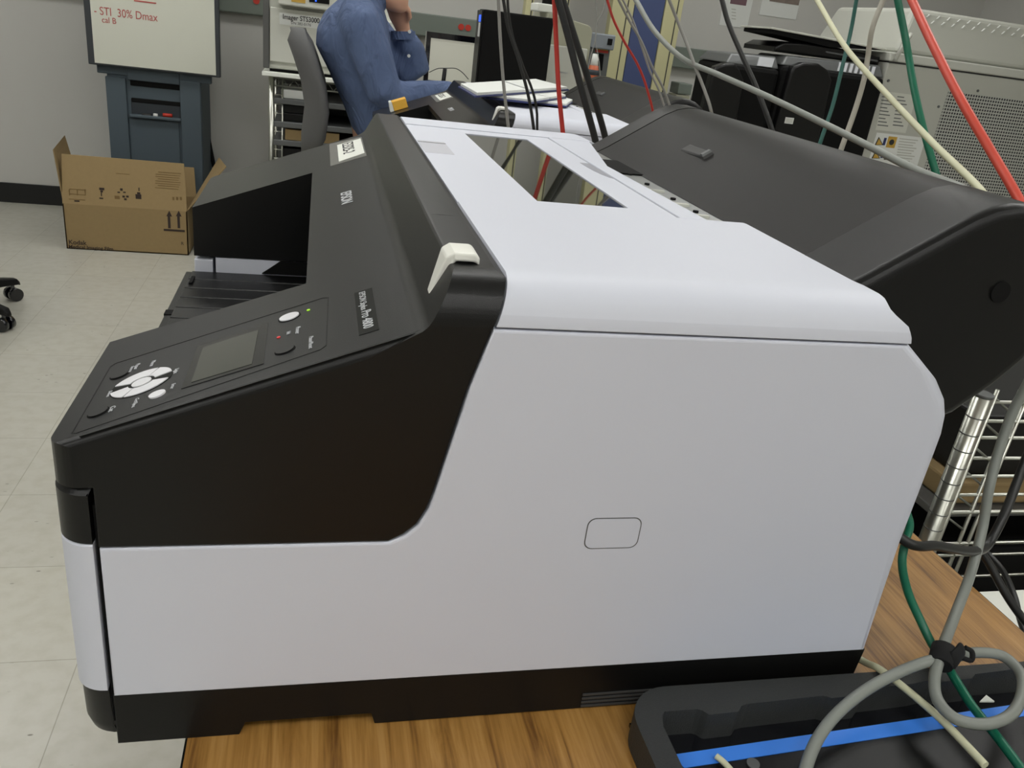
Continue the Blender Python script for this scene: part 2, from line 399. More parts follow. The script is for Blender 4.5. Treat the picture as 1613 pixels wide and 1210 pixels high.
# ------------------------------------------------------------------ large-format printer (local: x front to back, y right side to left side, z up)
SL = 0.378
def sl(x): return 0.2495 + SL * x
UPV = Vector((1, 0, SL)).normalized(); NV = Vector((-SL, 0, 1)).normalized()
def S(x, y, h=0.0): return Vector((x, y, sl(x))) + NV * h
def slope_at(px, py):
    r = m3 @ Vector((px - CX, -(py - CY), -F)); c = CAM - Vector((0, 0, TZ))
    t = (0.2495 - (c.z - SL * c.x)) / (r.z - SL * r.x); q = c + r * t
    return q.x, q.y
def on_slope(mb, outline, h0, h1):
    """prism standing on the sloped panel, outline in (x along the slope, y)"""
    a = [S(x, y, h0) for x, y in outline]; b_ = [S(x, y, h1) for x, y in outline]
    return mb.rings([a, b_], True, False)
def ell(cx, cy, rx, ry, n=28, a0=0, a1=360):
    return [(cx + rx*math.cos(math.radians(a0 + (a1-a0)*i/(n if a1-a0 >= 360 else n-1))), cy + ry*math.sin(math.radians(a0 + (a1-a0)*i/(n if a1-a0 >= 360 else n-1)))) for i in range(n)]
def slope_line(mb, pts, wd, h):
    for a, b_ in zip(pts, pts[1:]):
        a, b_ = Vector(a), Vector(b_); d = (b_ - a).normalized(); n_ = Vector((-d.y, d.x)) * wd / 2; e = d * wd / 2
        on_slope(mb, [tuple(a - e - n_), tuple(b_ + e - n_), tuple(b_ + e + n_), tuple(a - e + n_)], -0.0004, h)

def make_printer():
    t = thing('large_format_printer', '', 'printer', (0, 0, TZ))
    YA, YB, W = 0.172, 0.641, 0.848
    # black base with feet
    mb = MB()
    Pb = [(0.002, 0.0), (0.085, 0.0), (0.0895, 0.0115), (0.181, 0.0115), (0.184, 0.001), (0.60, 0.001), (0.6035, 0.0455), (0.002, 0.0455)]
    rprism(mb, Pb, 0.0015, W - 0.0015, [0.001]*8, True, True, False)
    base = mb.build('base', M['black'], t)
    mb = MB()
    for z in (0.0035, 0.0075, 0.0115, 0.0155): mb.box(0.35, 0.421, 0.0003, 0.004, z, z + 0.0016)
    mb.build('vent_ribs', mat('vent_rib_plastic', (62, 62, 62), 0.5), base)
    # white side bodies
    Pw = [(0.003, 0.0465), (0.6035, 0.0465), (0.6045, 0.155), (0.6058, 0.238), (0.6058, 0.256), (0.6035, 0.270), (0.5975, 0.2835), (0.5875, 0.2955), (0.5465, 0.3278), (0.2412, 0.3278), (0.2300, 0.288), (0.2138, 0.209), (0.2105, 0.196), (0.2045, 0.183), (0.1960, 0.1745), (0.1855, 0.1695), (0.003, 0.1695)]
    rw = [0.001, 0.006, 0.014, 0.014, 0.014, 0.013, 0.012, 0.006, 0.002, 0.0012] + [0.002]*6 + [0.0012]
    mb = MB(); rprism(mb, Pw, 0.0, YA, rw, True, False)
    body = sharp(mb.build('side_housing', M['white'], t), 40)
    Pw2 = [(x, z if z < 0.16 or x > 0.25 or z > 0.18 else z + 0.006) for x, z in Pw]
    mb = MB(); rprism(mb, Pw2, YB, W, rw, False, True); sharp(mb.build('side_housing', M['white'], t), 40)
    # back / inner chassis between the side housings
    mb = MB(); mb.add([], [])
    Pc = [(0.135, 0.04), (0.598, 0.04), (0.596, 0.25), (0.56, 0.31), (0.50, 0.335), (0.26, 0.335), (0.2, 0.31), (0.135, 0.285)]
    rprism(mb, Pc, 0.03, W - 0.03, [0.001]*8, False, False, False); mb.build('chassis', M['void'], t)
    box('chassis_core', 0.0005, 0.02, 0.004, YA - 0.003, 0.02, 0.2, M['void'], t)
    # dark front cover: control slope, ridge, shoulders
    def Pd(zb): return [(-0.022, 0.2145), (-0.022, sl(-0.022)), (0.1925, sl(0.1925)), (0.1965, 0.3246), (0.1995, 0.3273), (0.2017, 0.3303), (0.2148, 0.3569), (0.2156, 0.3579), (0.2167, 0.3586), (0.2185, 0.3590), (0.2260, 0.3592), (0.2440, 0.3590), (0.2490, 0.3565), (0.2398, 0.3268), (0.2286, 0.2875), (0.2122, 0.2085), (0.2088, 0.1965), (0.2030, 0.1845), (0.1945, 0.1762), (0.1850, zb), (0.0028, zb), (0.0028, 0.2145)]
    rd = [0.018, 0.006] + [0.0]*10 + [0.0012]*7 + [0.0008]*3
    FR = [(0.3223, 0.1925), (0.3246, 0.1965), (0.3273, 0.1995), (0.3303, 0.2017), (0.3569, 0.2148), (0.3579, 0.2156), (0.3586, 0.2167), (0.3590, 0.2185), (0.3592, 0.2260)]
    BK = [(0.1708, 0.1850), (0.1762, 0.1945), (0.1845, 0.2030), (0.1965, 0.2088), (0.2085, 0.2122), (0.2875, 0.2286), (0.3268, 0.2398), (0.3565, 0.2490), (0.359, 0.2440)]
    def interp(T, z):
        if z <= T[0][0]: return T[0][1]
        for (a, xa), (b_, xb) in zip(T, T[1:]):
            if z <= b_: return xa + (xb - xa) * (z - a) / (b_ - a)
        return T[-1][1]
    def zcap(d): return 0.329 + 0.030 * (1.0 if d >= 0.030 else math.sqrt(max(0, 1 - (1 - d/0.030)**2)))
    ff = lambda z: interp(FR, z); bf = lambda z, d: interp(BK, z)
    TI = list(range(3, 13))
    mb = MB(); capped(mb, Pd(0.1708), 0.0, YA, rd, zcap, TI, ff, bf, 0.030, True)
    PL = Pd(0.1768); PL[0] = (-0.0236, 0.1768); PL[1] = (-0.0236, sl(-0.0236)); PL[-2] = (0.0, 0.1768); PL[-1] = (-0.01, 0.1768)
    capped(mb, PL, YB, W, rd, zcap, TI, ff, bf, 0.030, False)
    Pm = [(0.125, 0.285), (0.125, sl(0.125)), (0.1925, sl(0.1925)), (0.1965, 0.3246), (0.1995, 0.3273), (0.2017, 0.3303), (0.2148, 0.3569), (0.2156, 0.3579), (0.2167, 0.3586), (0.2185, 0.3590), (0.2260, 0.3592), (0.2440, 0.3590), (0.2490, 0.3565), (0.2490, 0.32), (0.15, 0.285)]
    rprism(mb, Pm, YA, YB, [0.001]*15, False, False)
    fc = sharp(mb.build('front_cover', M['dark'], t), 19)
    mb = MB(); slope_line(mb, [(0.192, 0.0035), (-0.002, 0.0035)], 0.0009, 0.0002); mb.build('edge_groove', M['black'], fc)
    # ink compartment doors: dark band above white, rounded in plan
    def door(y0, y1, rn, rf):
        d = []
        def plan(off, z):
            x0 = -0.0238 + off; pts = []
            for a in range(0, 91, 10): pts.append((x0 + rn - rn*math.cos(math.radians(a)), y0 + off + rn - rn*math.sin(math.radians(a)), z))
            pts = pts[::1]
            pts += [(-0.0008, y0 + off, z), (-0.0008, y1 - off, z)]
            for a in range(90, -1, -10): pts.append((x0 + rf - rf*math.cos(math.radians(a)), y1 - off - rf + rf*math.sin(math.radians(a)), z))
            return pts
        if y0 < 0.1: mb = MB(); mb.rings([plan(0.0008, 0.1726), plan(0, 0.1734), plan(0, 0.2085), plan(0.003, 0.2125)], True, True); a = sharp(mb.build('ink_door_band', M['dark'], t), 35)
        mb = MB(); mb.rings([plan(0.001, 0.0505), plan(0, 0.0515), plan(0, 0.171), plan(0.0008, 0.172)], True, True); sharp(mb.build('ink_door', M['white'], t), 35)
        mb = MB(); mb.rings([plan(0.008, 0.006), plan(0.004, 0.0085), plan(0.002, 0.018), plan(0.0015, 0.0495)], True, True); sharp(mb.build('ink_door_foot', M['dark'], t), 35)
    door(0.0006, YA, 0.022, 0.002); door(YB, W - 0.0006, 0.002, 0.022)
    # white top housings
    Pt = [(0.2425, 0.3295), (0.2510, 0.3575), (0.2600, 0.3578), (0.5250, 0.3578), (0.5345, 0.3555), (0.5410, 0.3450), (0.5445, 0.3340), (0.5450, 0.3295)]
    RB = [(0.3295, 0.5450), (0.3340, 0.5440), (0.3450, 0.5392), (0.3555, 0.5345), (0.3578, 0.5250)]
    def zcw(d): return 0.3300 + 0.0278 * (1.0 if d >= 0.034 else math.sqrt(max(0, 1 - (1 - d/0.034)**2)))
    fw = lambda z: 0.2425 + (z - 0.3295) * (0.0085 / 0.028)
    bw = lambda z, d: interp(RB, z) - (0.015 * (1 - d/0.05)**2 * min(1, max(0.0, (z - 0.342) / 0.010)) if d < 0.05 else 0)
    mb = MB(); capped(mb, Pt, 0.0, 0.2365, [0.0004]*8, zcw, [1, 2, 3, 4, 5, 6], fw, bw, 0.034, True); sharp(mb.build('end_cover', M['white'], t), 40)
    mb = MB(); capped(mb, Pt, 0.7405, W, [0.0004]*8, zcw, [1, 2, 3, 4, 5, 6], fw, bw, 0.034, False); sharp(mb.build('end_cover', M['white'], t), 40)
    # lid with window
    zt, zb = 0.3568, 0.345
    mb = MB()
    mb.box(0.2505, 0.330, 0.238, 0.7395, zb, zt); mb.box(0.420, 0.4595, 0.238, 0.7395, zb, zt)
    mb.box(0.330, 0.420, 0.238, 0.268, zb, zt); mb.box(0.330, 0.420, 0.702, 0.7395, zb, zt)
    lid = mb.build('lid', M['white'], t)
    box('window_pane', 0.3305, 0.4195, 0.2685, 0.7015, 0.347, 0.3558, M['window'], lid)
    # finger dip of the lid and grip on its front edge: flat patches, recess shade painted in their grey
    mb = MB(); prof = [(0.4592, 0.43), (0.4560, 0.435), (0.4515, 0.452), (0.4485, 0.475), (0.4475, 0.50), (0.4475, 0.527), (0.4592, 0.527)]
    mb.rings([[(x, y, zt - 0.0002) for x, y in prof], [(x, y, zt + 0.00025) for x, y in prof]], True, False); mb.build('finger_recess_shade', mat('recess_shadow_grey', (150, 151, 160), 0.5), lid)
    mb = MB(); mb.hexa([(0.252, 0.500, zt-.0002), (0.2865, 0.500, zt-.0002), (0.2865, 0.592, zt-.0002), (0.252, 0.592, zt-.0002), (0.252, 0.500, zt+.0002), (0.2865, 0.500, zt+.0002), (0.2865, 0.592, zt+.0004), (0.252, 0.592, zt+.0004)]); gr = mb.build('front_grip', mat('grip_shade_grey', (186, 187, 196), 0.5), lid)
    box('grip_slot', 0.252, 0.2865, 0.578, 0.5815, zt, zt + 0.0006, M['steel_grey'], gr)
    # paper feed flap
    fl = [(0.4612, 0.2385), (0.4885, 0.2385), (0.4800, 0.515), (0.5250, 0.7390), (0.4612, 0.7390)]
    mb = MB(); mb.rings([[(x, y, 0.346) for x, y in fl], [(x, y, 0.3578) for x, y in fl]], True, False); flap = mb.build('feed_flap', M['white'], t, bevel=0.0012)
    box('feed_slot', 0.4585, 0.4625, 0.245, 0.735, 0.343, 0.3555, M['void'], t)
    # paper path: galvanised rail with holes, brackets
    mb = MB(); mb.box(0.478, 0.560, 0.238, 0.74, 0.345, 0.3515); rail = mb.build('paper_rail', M['metal'], t)
    for y in (0.30, 0.36, 0.44, 0.5): MB().cyl((0.505, y, 0.351), (0.505, y, 0.3535), 0.003, 12).build('rail_screw', M['void'], rail)
    for a_, b2 in ((0.325, 0.332), (0.275, 0.280), (0.395, 0.399)): box('rail_bracket', 0.490, 0.509, a_, b2, 0.351, 0.354, M['mach_light'], rail)
    box('rail_recess', 0.484, 0.555, 0.50, 0.60, 0.350, 0.3535, M['void'], rail)
    # roll cover with end caps
    Pr = [(0.5200, 0.3520), (0.5340, 0.3600), (0.5990, 0.4030), (0.6130, 0.4120), (0.6290, 0.4200), (0.6450, 0.4240), (0.6610, 0.4245), (0.6790, 0.4200), (0.6960, 0.4100), (0.7100, 0.3960), (0.7200, 0.3780), (0.7240, 0.3560), (0.7200, 0.3260), (0.7060, 0.2980), (0.6860, 0.2750), (0.6560, 0.2480), (0.6250, 0.2350), (0.6060, 0.2400), (0.6060, 0.2700), (0.5800, 0.3050), (0.5500, 0.3300)]
    n = len(Pr)
    mb = MB(); rprism(mb, Pr, 0.130, 0.680, [0.0012]*n, True, True); rc = sharp(mb.build('roll_cover', mat('roll_cover_plastic', (28, 27, 26), 0.48, spec=0.20, bump=0.06, bscale=1500, noise=0.04, nscale=20), t), 30)
    big = [0.010 if i < 17 else 0.003 for i in range(n)]
    Po = inset_poly(Pr, [-0.0006]*n)
    mb = MB(); rprism(mb, Po, 0.052, 0.1295, big, True, False); ec = sharp(mb.build('roll_end_cap', M['cap'], t), 35)
    MB().cyl((0.655, 0.0505, 0.357), (0.655, 0.0535, 0.357), 0.0085, 24).build('spindle_hole', M['void'], ec)
    mb = MB(); rprism(mb, Po, 0.6805, 0.735, big, False, True); ec2 = sharp(mb.build('roll_end_cap', M['cap'], t), 35)
    MB().cyl((0.735, 0.70, 0.4035), (0.735, 0.735, 0.4035), 0.010, 16).build('release_knob', M['steel_grey'], ec2)
    mb = MB(); mb.box(0.5985, 0.6015, 0.444, 0.451, 0.395, 0.407); mb.box(0.606, 0.609, 0.444, 0.451, 0.400, 0.412)
    d_ = Vector((0.065, 0, 0.043)).normalized(); nn = Vector((-d_.z, 0, d_.x))
    def cov(a, y, h): p_ = Vector((0.534, 0, 0.360)) + d_ * a + nn * h; return (p_.x, y, p_.z)
    mb = MB(); mb.hexa([cov(.045, .445, -.001), cov(.060, .445, -.001), cov(.062, .52, -.001), cov(.043, .52, -.001), cov(.047, .447, .0035), cov(.058, .447, .0035), cov(.058, .515, .0008), cov(.047, .515, .0008)])
    la = mb.build('roll_cover_latch', M['latch'], rc, bevel=0.001)
    mb = MB(); mb.hexa([cov(.046, .447, .003), cov(.059, .447, .003), cov(.059, .455, .003), cov(.046, .455, .003), cov(.047, .448, .0055), cov(.058, .448, .0055), cov(.058, .454, .0055), cov(.047, .454, .0055)]); mb.build('latch_clip', M['steel_grey'], la)
    # paper lever
    mb = MB()
    pr = [(0.2040, 0.3355), (0.2080, 0.3370), (0.2195, 0.3600), (0.2320, 0.3600), (0.2350, 0.3575), (0.2350, 0.3630), (0.2320, 0.3658), (0.2180, 0.3658), (0.2130, 0.3625)]
    mb.rings([[(x, 0.036 if z > 0.35 else 0.040, z) for x, z in pr], [(x, 0.062 if z > 0.35 else 0.050, z) for x, z in pr]], True, False)
    mb.build('paper_lever', M['white2'], t, bevel=0.003, seg=3)
    # output tray / paper cassette, ribbed
    mb = MB(); mb.box(-0.034, 0.135, YA + 0.003, YB - 0.003, 0.06, 0.1555)
    for k in range(12):
        y = 0.205 + k * 0.036; mb.box(-0.026, 0.130, y, y + 0.0335, 0.1555, 0.1578)
    cas = mb.build('output_tray', M['dark'], t, bevel=0.0015)
    box('tray_notch', -0.0346, -0.026, 0.47, 0.485, 0.146, 0.1565, M['void'], cas)
    box('tray_notch', -0.0225, -0.0185, 0.578, 0.606, 0.150, 0.1600, M['void'], cas)
    mb = MB(); rprism(mb, [(0.062, 0.158), (0.086, 0.176), (0.124, 0.176), (0.124, 0.158)], YB - 0.004, YB + 0.001, [0.0005]*4, False, False, False); mb.build('output_slot_edge', M['void'], t)
    # round-cornered maintenance plug on the right side
    def rrect(x0, x1, z0, z1, r, n_=7):
        P = []
        for cx_, cz_, a0 in ((x1-r, z1-r, 0), (x0+r, z1-r, 90), (x0+r, z0+r, 180), (x1-r, z0+r, 270)):
            for k in range(n_): a = math.radians(a0 + 90*k/(n_-1)); P.append((cx_ + r*math.cos(a), cz_ + r*math.sin(a)))
        return P
    a = [(x, 0.001, z) for x, z in rrect(0.3265, 0.3685, 0.1600, 0.1868, 0.0065)]; b_ = [(x, -0.0002, z) for x, z in rrect(0.3265, 0.3685, 0.1600, 0.1868, 0.0065)]
    sl_ = MB().rings([a, b_], True, False).build('plug_seam', M['steel_grey'], body)
    a = [(x, 0.001, z) for x, z in rrect(0.3271, 0.3679, 0.1606, 0.1862, 0.0060)]; b_ = [(x, -0.0004, z) for x, z in rrect(0.3273, 0.3677, 0.1608, 0.1860, 0.0060)]
    MB().rings([a, b_], True, False).build('side_plug', M['white'], body)
    # control panel
    mb = MB()
    slope_line(mb, [(-0.009, 0.012), (-0.009, 0.113), (-0.006, 0.117), (0.138, 0.124), (0.1415, 0.121), (0.1395, 0.028), (0.136, 0.024), (-0.006, 0.0100), (-0.009, 0.012)], 0.0007, 0.00025)
    cp = mb.build('control_panel', M['black'], fc)
    mb = MB(); on_slope(mb, [(0.0515, 0.029), (0.1015, 0.029), (0.1000, 0.104), (0.0525, 0.100)], -0.0005, 0.0004); bez = mb.build('display_bezel', M['black_gloss'], cp)
    mb = MB(); on_slope(mb, [(0.057, 0.034), (0.094, 0.034), (0.094, 0.095), (0.057, 0.093)], 0.0002, 0.0007); mb.build('display', M['screen'], bez)
    cxr, cyr, R1, R0 = 0.0220, 0.0615, 0.0190, 0.0082
    mb = MB(); on_slope(mb, ell(cxr, cyr, R1*1.03, R1*1.03), -0.0005, 0.0003); mb.build('key_well', M['plate'], cp)
    for a0, a1 in ((12, 62), (66, 160), (192, 242), (246, 340)):
        out = ell(cxr, cyr, R1, R1, 16, a0, a1) + ell(cxr, cyr, R0, R0, 16, a1, a0)
        mb = MB(); on_slope(mb, out, -0.0005, 0.0009); mb.build('navigation_key', M['grey_key'], cp)
    mb = MB(); on_slope(mb, ell(cxr, cyr, 0.0062, 0.0062), -0.0005, 0.0009); mb.build('ok_key', M['grey_key'], cp)
    def key(px, py, r, mt, name, ring=True, r2=None):
        x, y = slope_at(px, py)
        if ring:
            mb = MB(); on_slope(mb, ell(x, y, r*1.14, r*1.14), -0.0005, 0.0003); mb.build(name + '_ring', M['void'], cp)
        mb = MB(); on_slope(mb, ell(x, y, r, r), -0.0005, 0.0010); mb.build(name, mt, cp)
    key(456, 500, 0.0068, M['grey_key'], 'power_key'); key(449, 552, 0.0058, M['dark'], 'reset_key')
    key(189, 591, 0.0058, M['dark'], 'feed_key'); key(155, 650, 0.0058, M['dark'], 'cutter_key'); key(248, 622, 0.0050, M['grey_key'], 'cancel_key', False)
    for px, py, mt, nm in ((486, 489, 'green_led', 'power_lamp'), (439, 532, 'red_led', 'ink_lamp')):
        x, y = slope_at(px, py); mb = MB(); on_slope(mb, ell(x, y, 0.0012, 0.0012, 12), -0.0002, 0.0006); mb.build(nm, M[mt], cp)
    def stext(s, x, y, size, mt='print', nm='lettering', par=None, al='CENTER', **k):
        return text(nm, s, size, S(x, y, 0.0004), (0, -1, 0), UPV, M[mt], par or cp, align=al, **k)
    for s, px, py, z in (('Power', 466, 522, .0048), ('Ink', 452, 526, .004), ('Pause/Reset', 487, 541, .0042), ('Menu', 238, 574, .0042), ('Paper', 213, 579, .0042), ('Source', 205, 583, .0035), ('Down', 170, 622, .0035), ('Enter', 270, 610, .0035), ('Cut/Eject', 211, 636, .0035), ('Light', 275, 586, .004), ('Cut', 173, 646, .005)):
        x, y = slope_at(px, py); stext(s, x, y, z)
    # name plate and logo
    mb = MB(); on_slope(mb, [(0.1600, 0.0275), (0.1725, 0.0275), (0.1725, 0.1130), (0.1600, 0.1130)], -0.0005, 0.0003); npl = mb.build('name_plate', M['plate'], fc)
    text('lettering', 'EPSON Stylus', 0.0068, S(0.1632, 0.1100, 0.0004), (0, -1, 0), UPV, M['print'], npl)
    text('lettering', 'Pro 4800', 0.0100, S(0.1632, 0.0690, 0.0004), (0, -1, 0), UPV, M['print'], npl, xs=0.9)
    text('logo', 'EPSON', 0.0170, S(0.1575, 0.466, 0.0003), (0, -1, 0), UPV, M['print'], fc, bold=True, xs=1.12)
    # asset label under clear tape
    mb = MB(); on_slope(mb, [(0.148, 0.650), (0.1965, 0.650), (0.1965, 0.815), (0.148, 0.835)], -0.0005, 0.0003); tp = mb.build('clear_tape', M['tape'], fc)
    mb = MB(); on_slope(mb, [(0.1590, 0.664), (0.1925, 0.674), (0.1925, 0.803), (0.1590, 0.803)], 0.0001, 0.0006); lb = mb.build('paper_label', M['label_paper'], tp)
    text('lettering', 'E2325-2', 0.024, S(0.166, 0.797, 0.0008), (0, -1, 0), UPV, M['ink'], lb, xs=1.15)
    return t
P1 = make_printer()
P1['label'] = 'big white and charcoal photo printer in the foreground with its control panel at the left'
P2 = copy_tree(P1)
P2.location = (0.30, 1.35, TZ - 0.031); P2.rotation_euler = (0, 0, math.radians(-1))
P2['label'] = 'second printer just behind the foreground one, with binders lying on its top'
for q in (P1, P2): q['group'] = 'pair of large photo printers'

# ------------------------------------------------------------------ tables
def wood_table(label, x0, x1, y0, y1, TZ=TZ):
    t = thing('table', label, 'table', ((x0+x1)/2, (y0+y1)/2, 0)); hx, hy = (x1-x0)/2, (y1-y0)/2
    top = box('tabletop', -hx, hx, -hy, hy, TZ-0.028, TZ, M['wood'], t)
    mb = MB(); e = 0.0016
    for a in ((-hx-e, -hx, -hy, hy), (hx, hx+e, -hy, hy), (-hx-e, hx+e, -hy-e, -hy), (-hx-e, hx+e, hy, hy+e)): mb.box(*a, TZ-0.028, TZ-0.0005)
    mb.build('edge_band', M['black'], top)
    for sx in (-1, 1):
        for sy in (-1, 1):
            MB().box(sx*(hx-0.06)-0.02, sx*(hx-0.06)+0.02, sy*(hy-0.1)-0.02, sy*(hy-0.1)+0.02, 0, TZ-0.028).build('leg', M['steel_grey'], t, 0.003)
    box('apron', -hx+0.05, hx-0.05, -hy+0.09, -hy+0.11, TZ-0.1, TZ-0.028, M['steel_grey'], t); box('apron', -hx+0.05, hx-0.05, hy-0.11, hy-0.09, TZ-0.1, TZ-0.028, M['steel_grey'], t)
    return t
wood_table('oak-grain laminate table under the foreground printer', 0.049, 0.843, -0.66, 0.955)
wood_table('oak-grain laminate table carrying the second printer', 0.352, 1.15, 1.30, 2.3, TZ - 0.031)

# ------------------------------------------------------------------ open binders on the second printer
def binder(name, label, corners, th, mt_cover, z_bottom):
    """corners: four world points of the cover's top outline (counter-clockwise)"""
    c = sum(corners, Vector()) / 4; t = thing(name, label, 'binder', (c.x, c.y, z_bottom), group='binders on the second printer')
    def q(f, z): return [(c.x*(1-f) + p.x*f - c.x, c.y*(1-f) + p.y*f - c.y, z) for p in corners]
    MB().hexa(q(1, 0.0) + q(1, 0.004)).build('cover', mt_cover, t, 0.001)
    rel = [p - c for p in corners]
    for u0, u1 in ((0.015, 0.49), (0.51, 0.985)):      # open binder: two halves either side of the spine
        def h(z, e=0.97): 
            a0 = rel[0].lerp(rel[3], u0); a1 = rel[1].lerp(rel[2], u0); b0 = rel[0].lerp(rel[3], u1); b1 = rel[1].lerp(rel[2], u1); mid = (a0 + a1 + b0 + b1) / 4
            return [(mid.x + (p.x - mid.x)*e, mid.y + (p.y - mid.y)*e, z) for p in (a0, a1, b1, b0)]
        MB().hexa(h(0.004) + h(th - 0.0005)).build('pages', M['paper'], t, 0.0008)
    return t
zt2 = TZ + 0.3283
def quad(px, z): return [at(a, b_, 'z', z) for a, b_ in px]
binder('binder', 'lowest binder on the second printer, navy edge with a clear spine', quad([(815, 154), (893, 163), (903, 156), (868, 146)], 0.339), 0.010, M['blue_edge'], zt2)
binder('binder', 'middle white binder on the second printer, skewed between two others', quad([(762, 147), (838, 156), (893, 148), (860, 137)], 0.350), 0.010, M['blue_edge'], zt2 + 0.0102)
binder('binder', 'topmost flat white binder with dark blue edge on the second printer', quad([(722, 130), (748, 145), (897, 136), (845, 123)], 0.361), 0.011, M['blue_edge'], zt2 + 0.0206)

# ------------------------------------------------------------------ flip chart easel by the back wall
def pb(px0, py0, px1, py1, Y):
    """x0, x1, z0, z1 (world) of the upright rectangle seen between two photo corners at depth Y"""
    a = at(px0, (py0 + py1)/2, 'y', Y); b_ = at(px1, (py0 + py1)/2, 'y', Y); c = at((px0 + px1)/2, py0, 'y', Y); d = at((px0 + px1)/2, py1, 'y', Y)
    return a.x, b_.x, d.z, c.z
YE = 4.22
x0, x1, _, ztop = pb(172, 122, 318, 260, YE); EX = (x0 + x1) / 2
t = thing('easel_cabinet', 'blue-grey plastic easel cabinet with a whiteboard sheet on top by the back wall', 'easel', (EX, YE + 0.15, 0))
def EB(name, px0, py0, px1, py1, y0, y1, mt, par=t, bev=0.004):
    a, b_, c, d = pb(px0, py0, px1, py1, YE); return box(name, a - EX, b_ - EX, y0, y1, c, d, mt, par, bev)
box('cabinet_body', x0 - EX, x1 - EX, -0.13, 0.22, 0.0, ztop, M['teal'], t, 0.006)
EB('side_column', 172, 122, 203, 300, -0.15, -0.128, M['teal']); EB('side_column', 286, 128, 318, 306, -0.15, -0.128, M['teal'])
EB('slot', 204, 126, 283, 139, -0.136, -0.128, M['void'])
EB('marker_recess', 206, 160, 284, 186, -0.136, -0.128, M['teal_dark'])
tray = EB('marker_ledge', 205, 183, 285, 188, -0.16, -0.128, M['teal'])
EB('painted_slot_shadow', 206, 158, 284, 165, -0.138, -0.128, M['void'])  # black strip painted in as the shade along the recess top
EB('door_panel', 206, 190, 284, 330, -0.136, -0.128, M['teal'])
EB('board_rail', 152, 104, 332, 124, -0.14, -0.10, M['teal'])
EB('neck', 200, 104, 282, 130, -0.148, -0.10, M['teal'])
a, b_, c, d = pb(131, -190, 345, 110, YE)
frm = box('board_frame', a - EX, b_ - EX, -0.19, -0.15, c, d, M['board_frame'], t, 0.004)
a2, b2, c2, d2 = pb(142, -182, 338, 107, YE)
sheet = box('board_sheet', a2 - EX, b2 - EX, -0.1925, -0.19, c2, d2, M['board'], frm)
def wtext(s, px, py, size, **k):
    p = at(px, py, 'y', YE - 0.045); return text('handwriting', s, size, (p.x - EX, -0.1935, p.z), (1, 0, 0.0), (0, 0, 1), M['red_ink'], sheet, **k)
wtext('- STI  30% Dmax', 148, 22, 0.052, xs=0.80); wtext('   cal B', 150, 34, 0.038, xs=0.9); 
p = at(211, 2, 'y', YE - 0.045); box('underline', p.x - EX, p.x - EX + 0.10, -0.194, -0.193, p.z, p.z + 0.006, M['red_ink'], sheet)
p0 = at(318, 188, 'y', YE + 0.25); p1 = at(331, 268, 'y', YE + 0.05)
MB().cyl((p0.x - EX, 0.20, p0.z), (p1.x - EX + 0.04, 0.16, 0.01), 0.011, 12).build('brace_rod', M['void'], t)
for px, mt, lab in ((231, 'ink', 'black marker lying on the easel cabinet ledge'), (245, 'paper', 'short white marker on the easel cabinet ledge between two others'), (264, 'outlet_red', 'red marker lying on the easel cabinet ledge')):
    p = at(px, 183, 'y', YE + 0.0); zl = at(px, 183, 'y', YE).z
    w_ = 0.02 if px == 245 else 0.045
    q = MB().cyl((-w_/2, 0, 0), (w_/2, 0, 0), 0.009, 12).build('marker', M[mt]); q.location = (p.x, YE + 0.15 - 0.146, zl + 0.0035); tag(q, lab, 'marker', 'markers on the easel ledge')

# ------------------------------------------------------------------ cardboard box on the floor
YB_ = 3.76
a = at(106, 398, 'y', YB_); b_ = at(297, 396, 'y', YB_); zc = at(200, 327, 'y', YB_).z; ztp = at(200, 254, 'y', YB_).z
BX = (a.x + b_.x) / 2; hw = (b_.x - a.x) / 2; bd = 0.34
t = thing('cardboard_box', 'open brown cardboard film box with raised flaps on the floor by the easel', 'cardboard box', (BX, YB_ + bd/2, 0))
mb = MB(); k = 0.005; hy = bd / 2
mb.box(-hw, hw, -hy, hy, 0.001, 0.006); mb.box(-hw, hw, -hy, -hy + k, 0.001, zc); mb.box(-hw, hw, hy - k, hy, 0.001, zc); mb.box(-hw, -hw + k, -hy, hy, 0.001, zc); mb.box(hw - k, hw, -hy, hy, 0.001, zc)
side = mb.build('carton', M['card'], t)
ffl = MB().hexa([(-hw, -hy, zc), (hw, -hy, zc), (hw, -hy + k, zc), (-hw, -hy + k, zc), (-hw + 0.004, -hy + 0.05, ztp), (hw - 0.012, -hy + 0.05, ztp), (hw - 0.012, -hy + 0.05 + k, ztp), (-hw + 0.004, -hy + 0.05 + k, ztp)]).build('front_flap', M['card'], t)
MB().hexa([(-hw, hy - k, zc), (hw, hy - k, zc), (hw, hy, zc), (-hw, hy, zc), (-hw + 0.01, hy + 0.03 - k, ztp - 0.075), (hw - 0.01, hy + 0.03 - k, ztp - 0.075), (hw - 0.01, hy + 0.03, ztp - 0.075), (-hw + 0.01, hy + 0.03, ztp - 0.075)]).build('back_flap', M['card'], t)
def flap(name, sgn, near, far):
    xh = sgn * hw
    n0 = at(*near, 'y', YB_ + 0.01); f0 = at(*far, 'y', YB_ + bd - 0.01); q = sgn*k*0.7
    MB().hexa([(xh, -hy + 0.01, zc), (xh - sgn*k, -hy + 0.01, zc), (xh - sgn*k, hy - 0.01, zc), (xh, hy - 0.01, zc),
               (n0.x - BX, -hy + 0.01, n0.z), (n0.x - BX - q, -hy + 0.01, n0.z + k*0.7), (f0.x - BX - q, hy - 0.01, f0.z + k*0.7), (f0.x - BX, hy - 0.01, f0.z)]).build(name, M['card'], t)
flap('side_flap', -1, (83, 236), (101, 214))
flap('side_flap', 1, (357, 263), (346, 249))
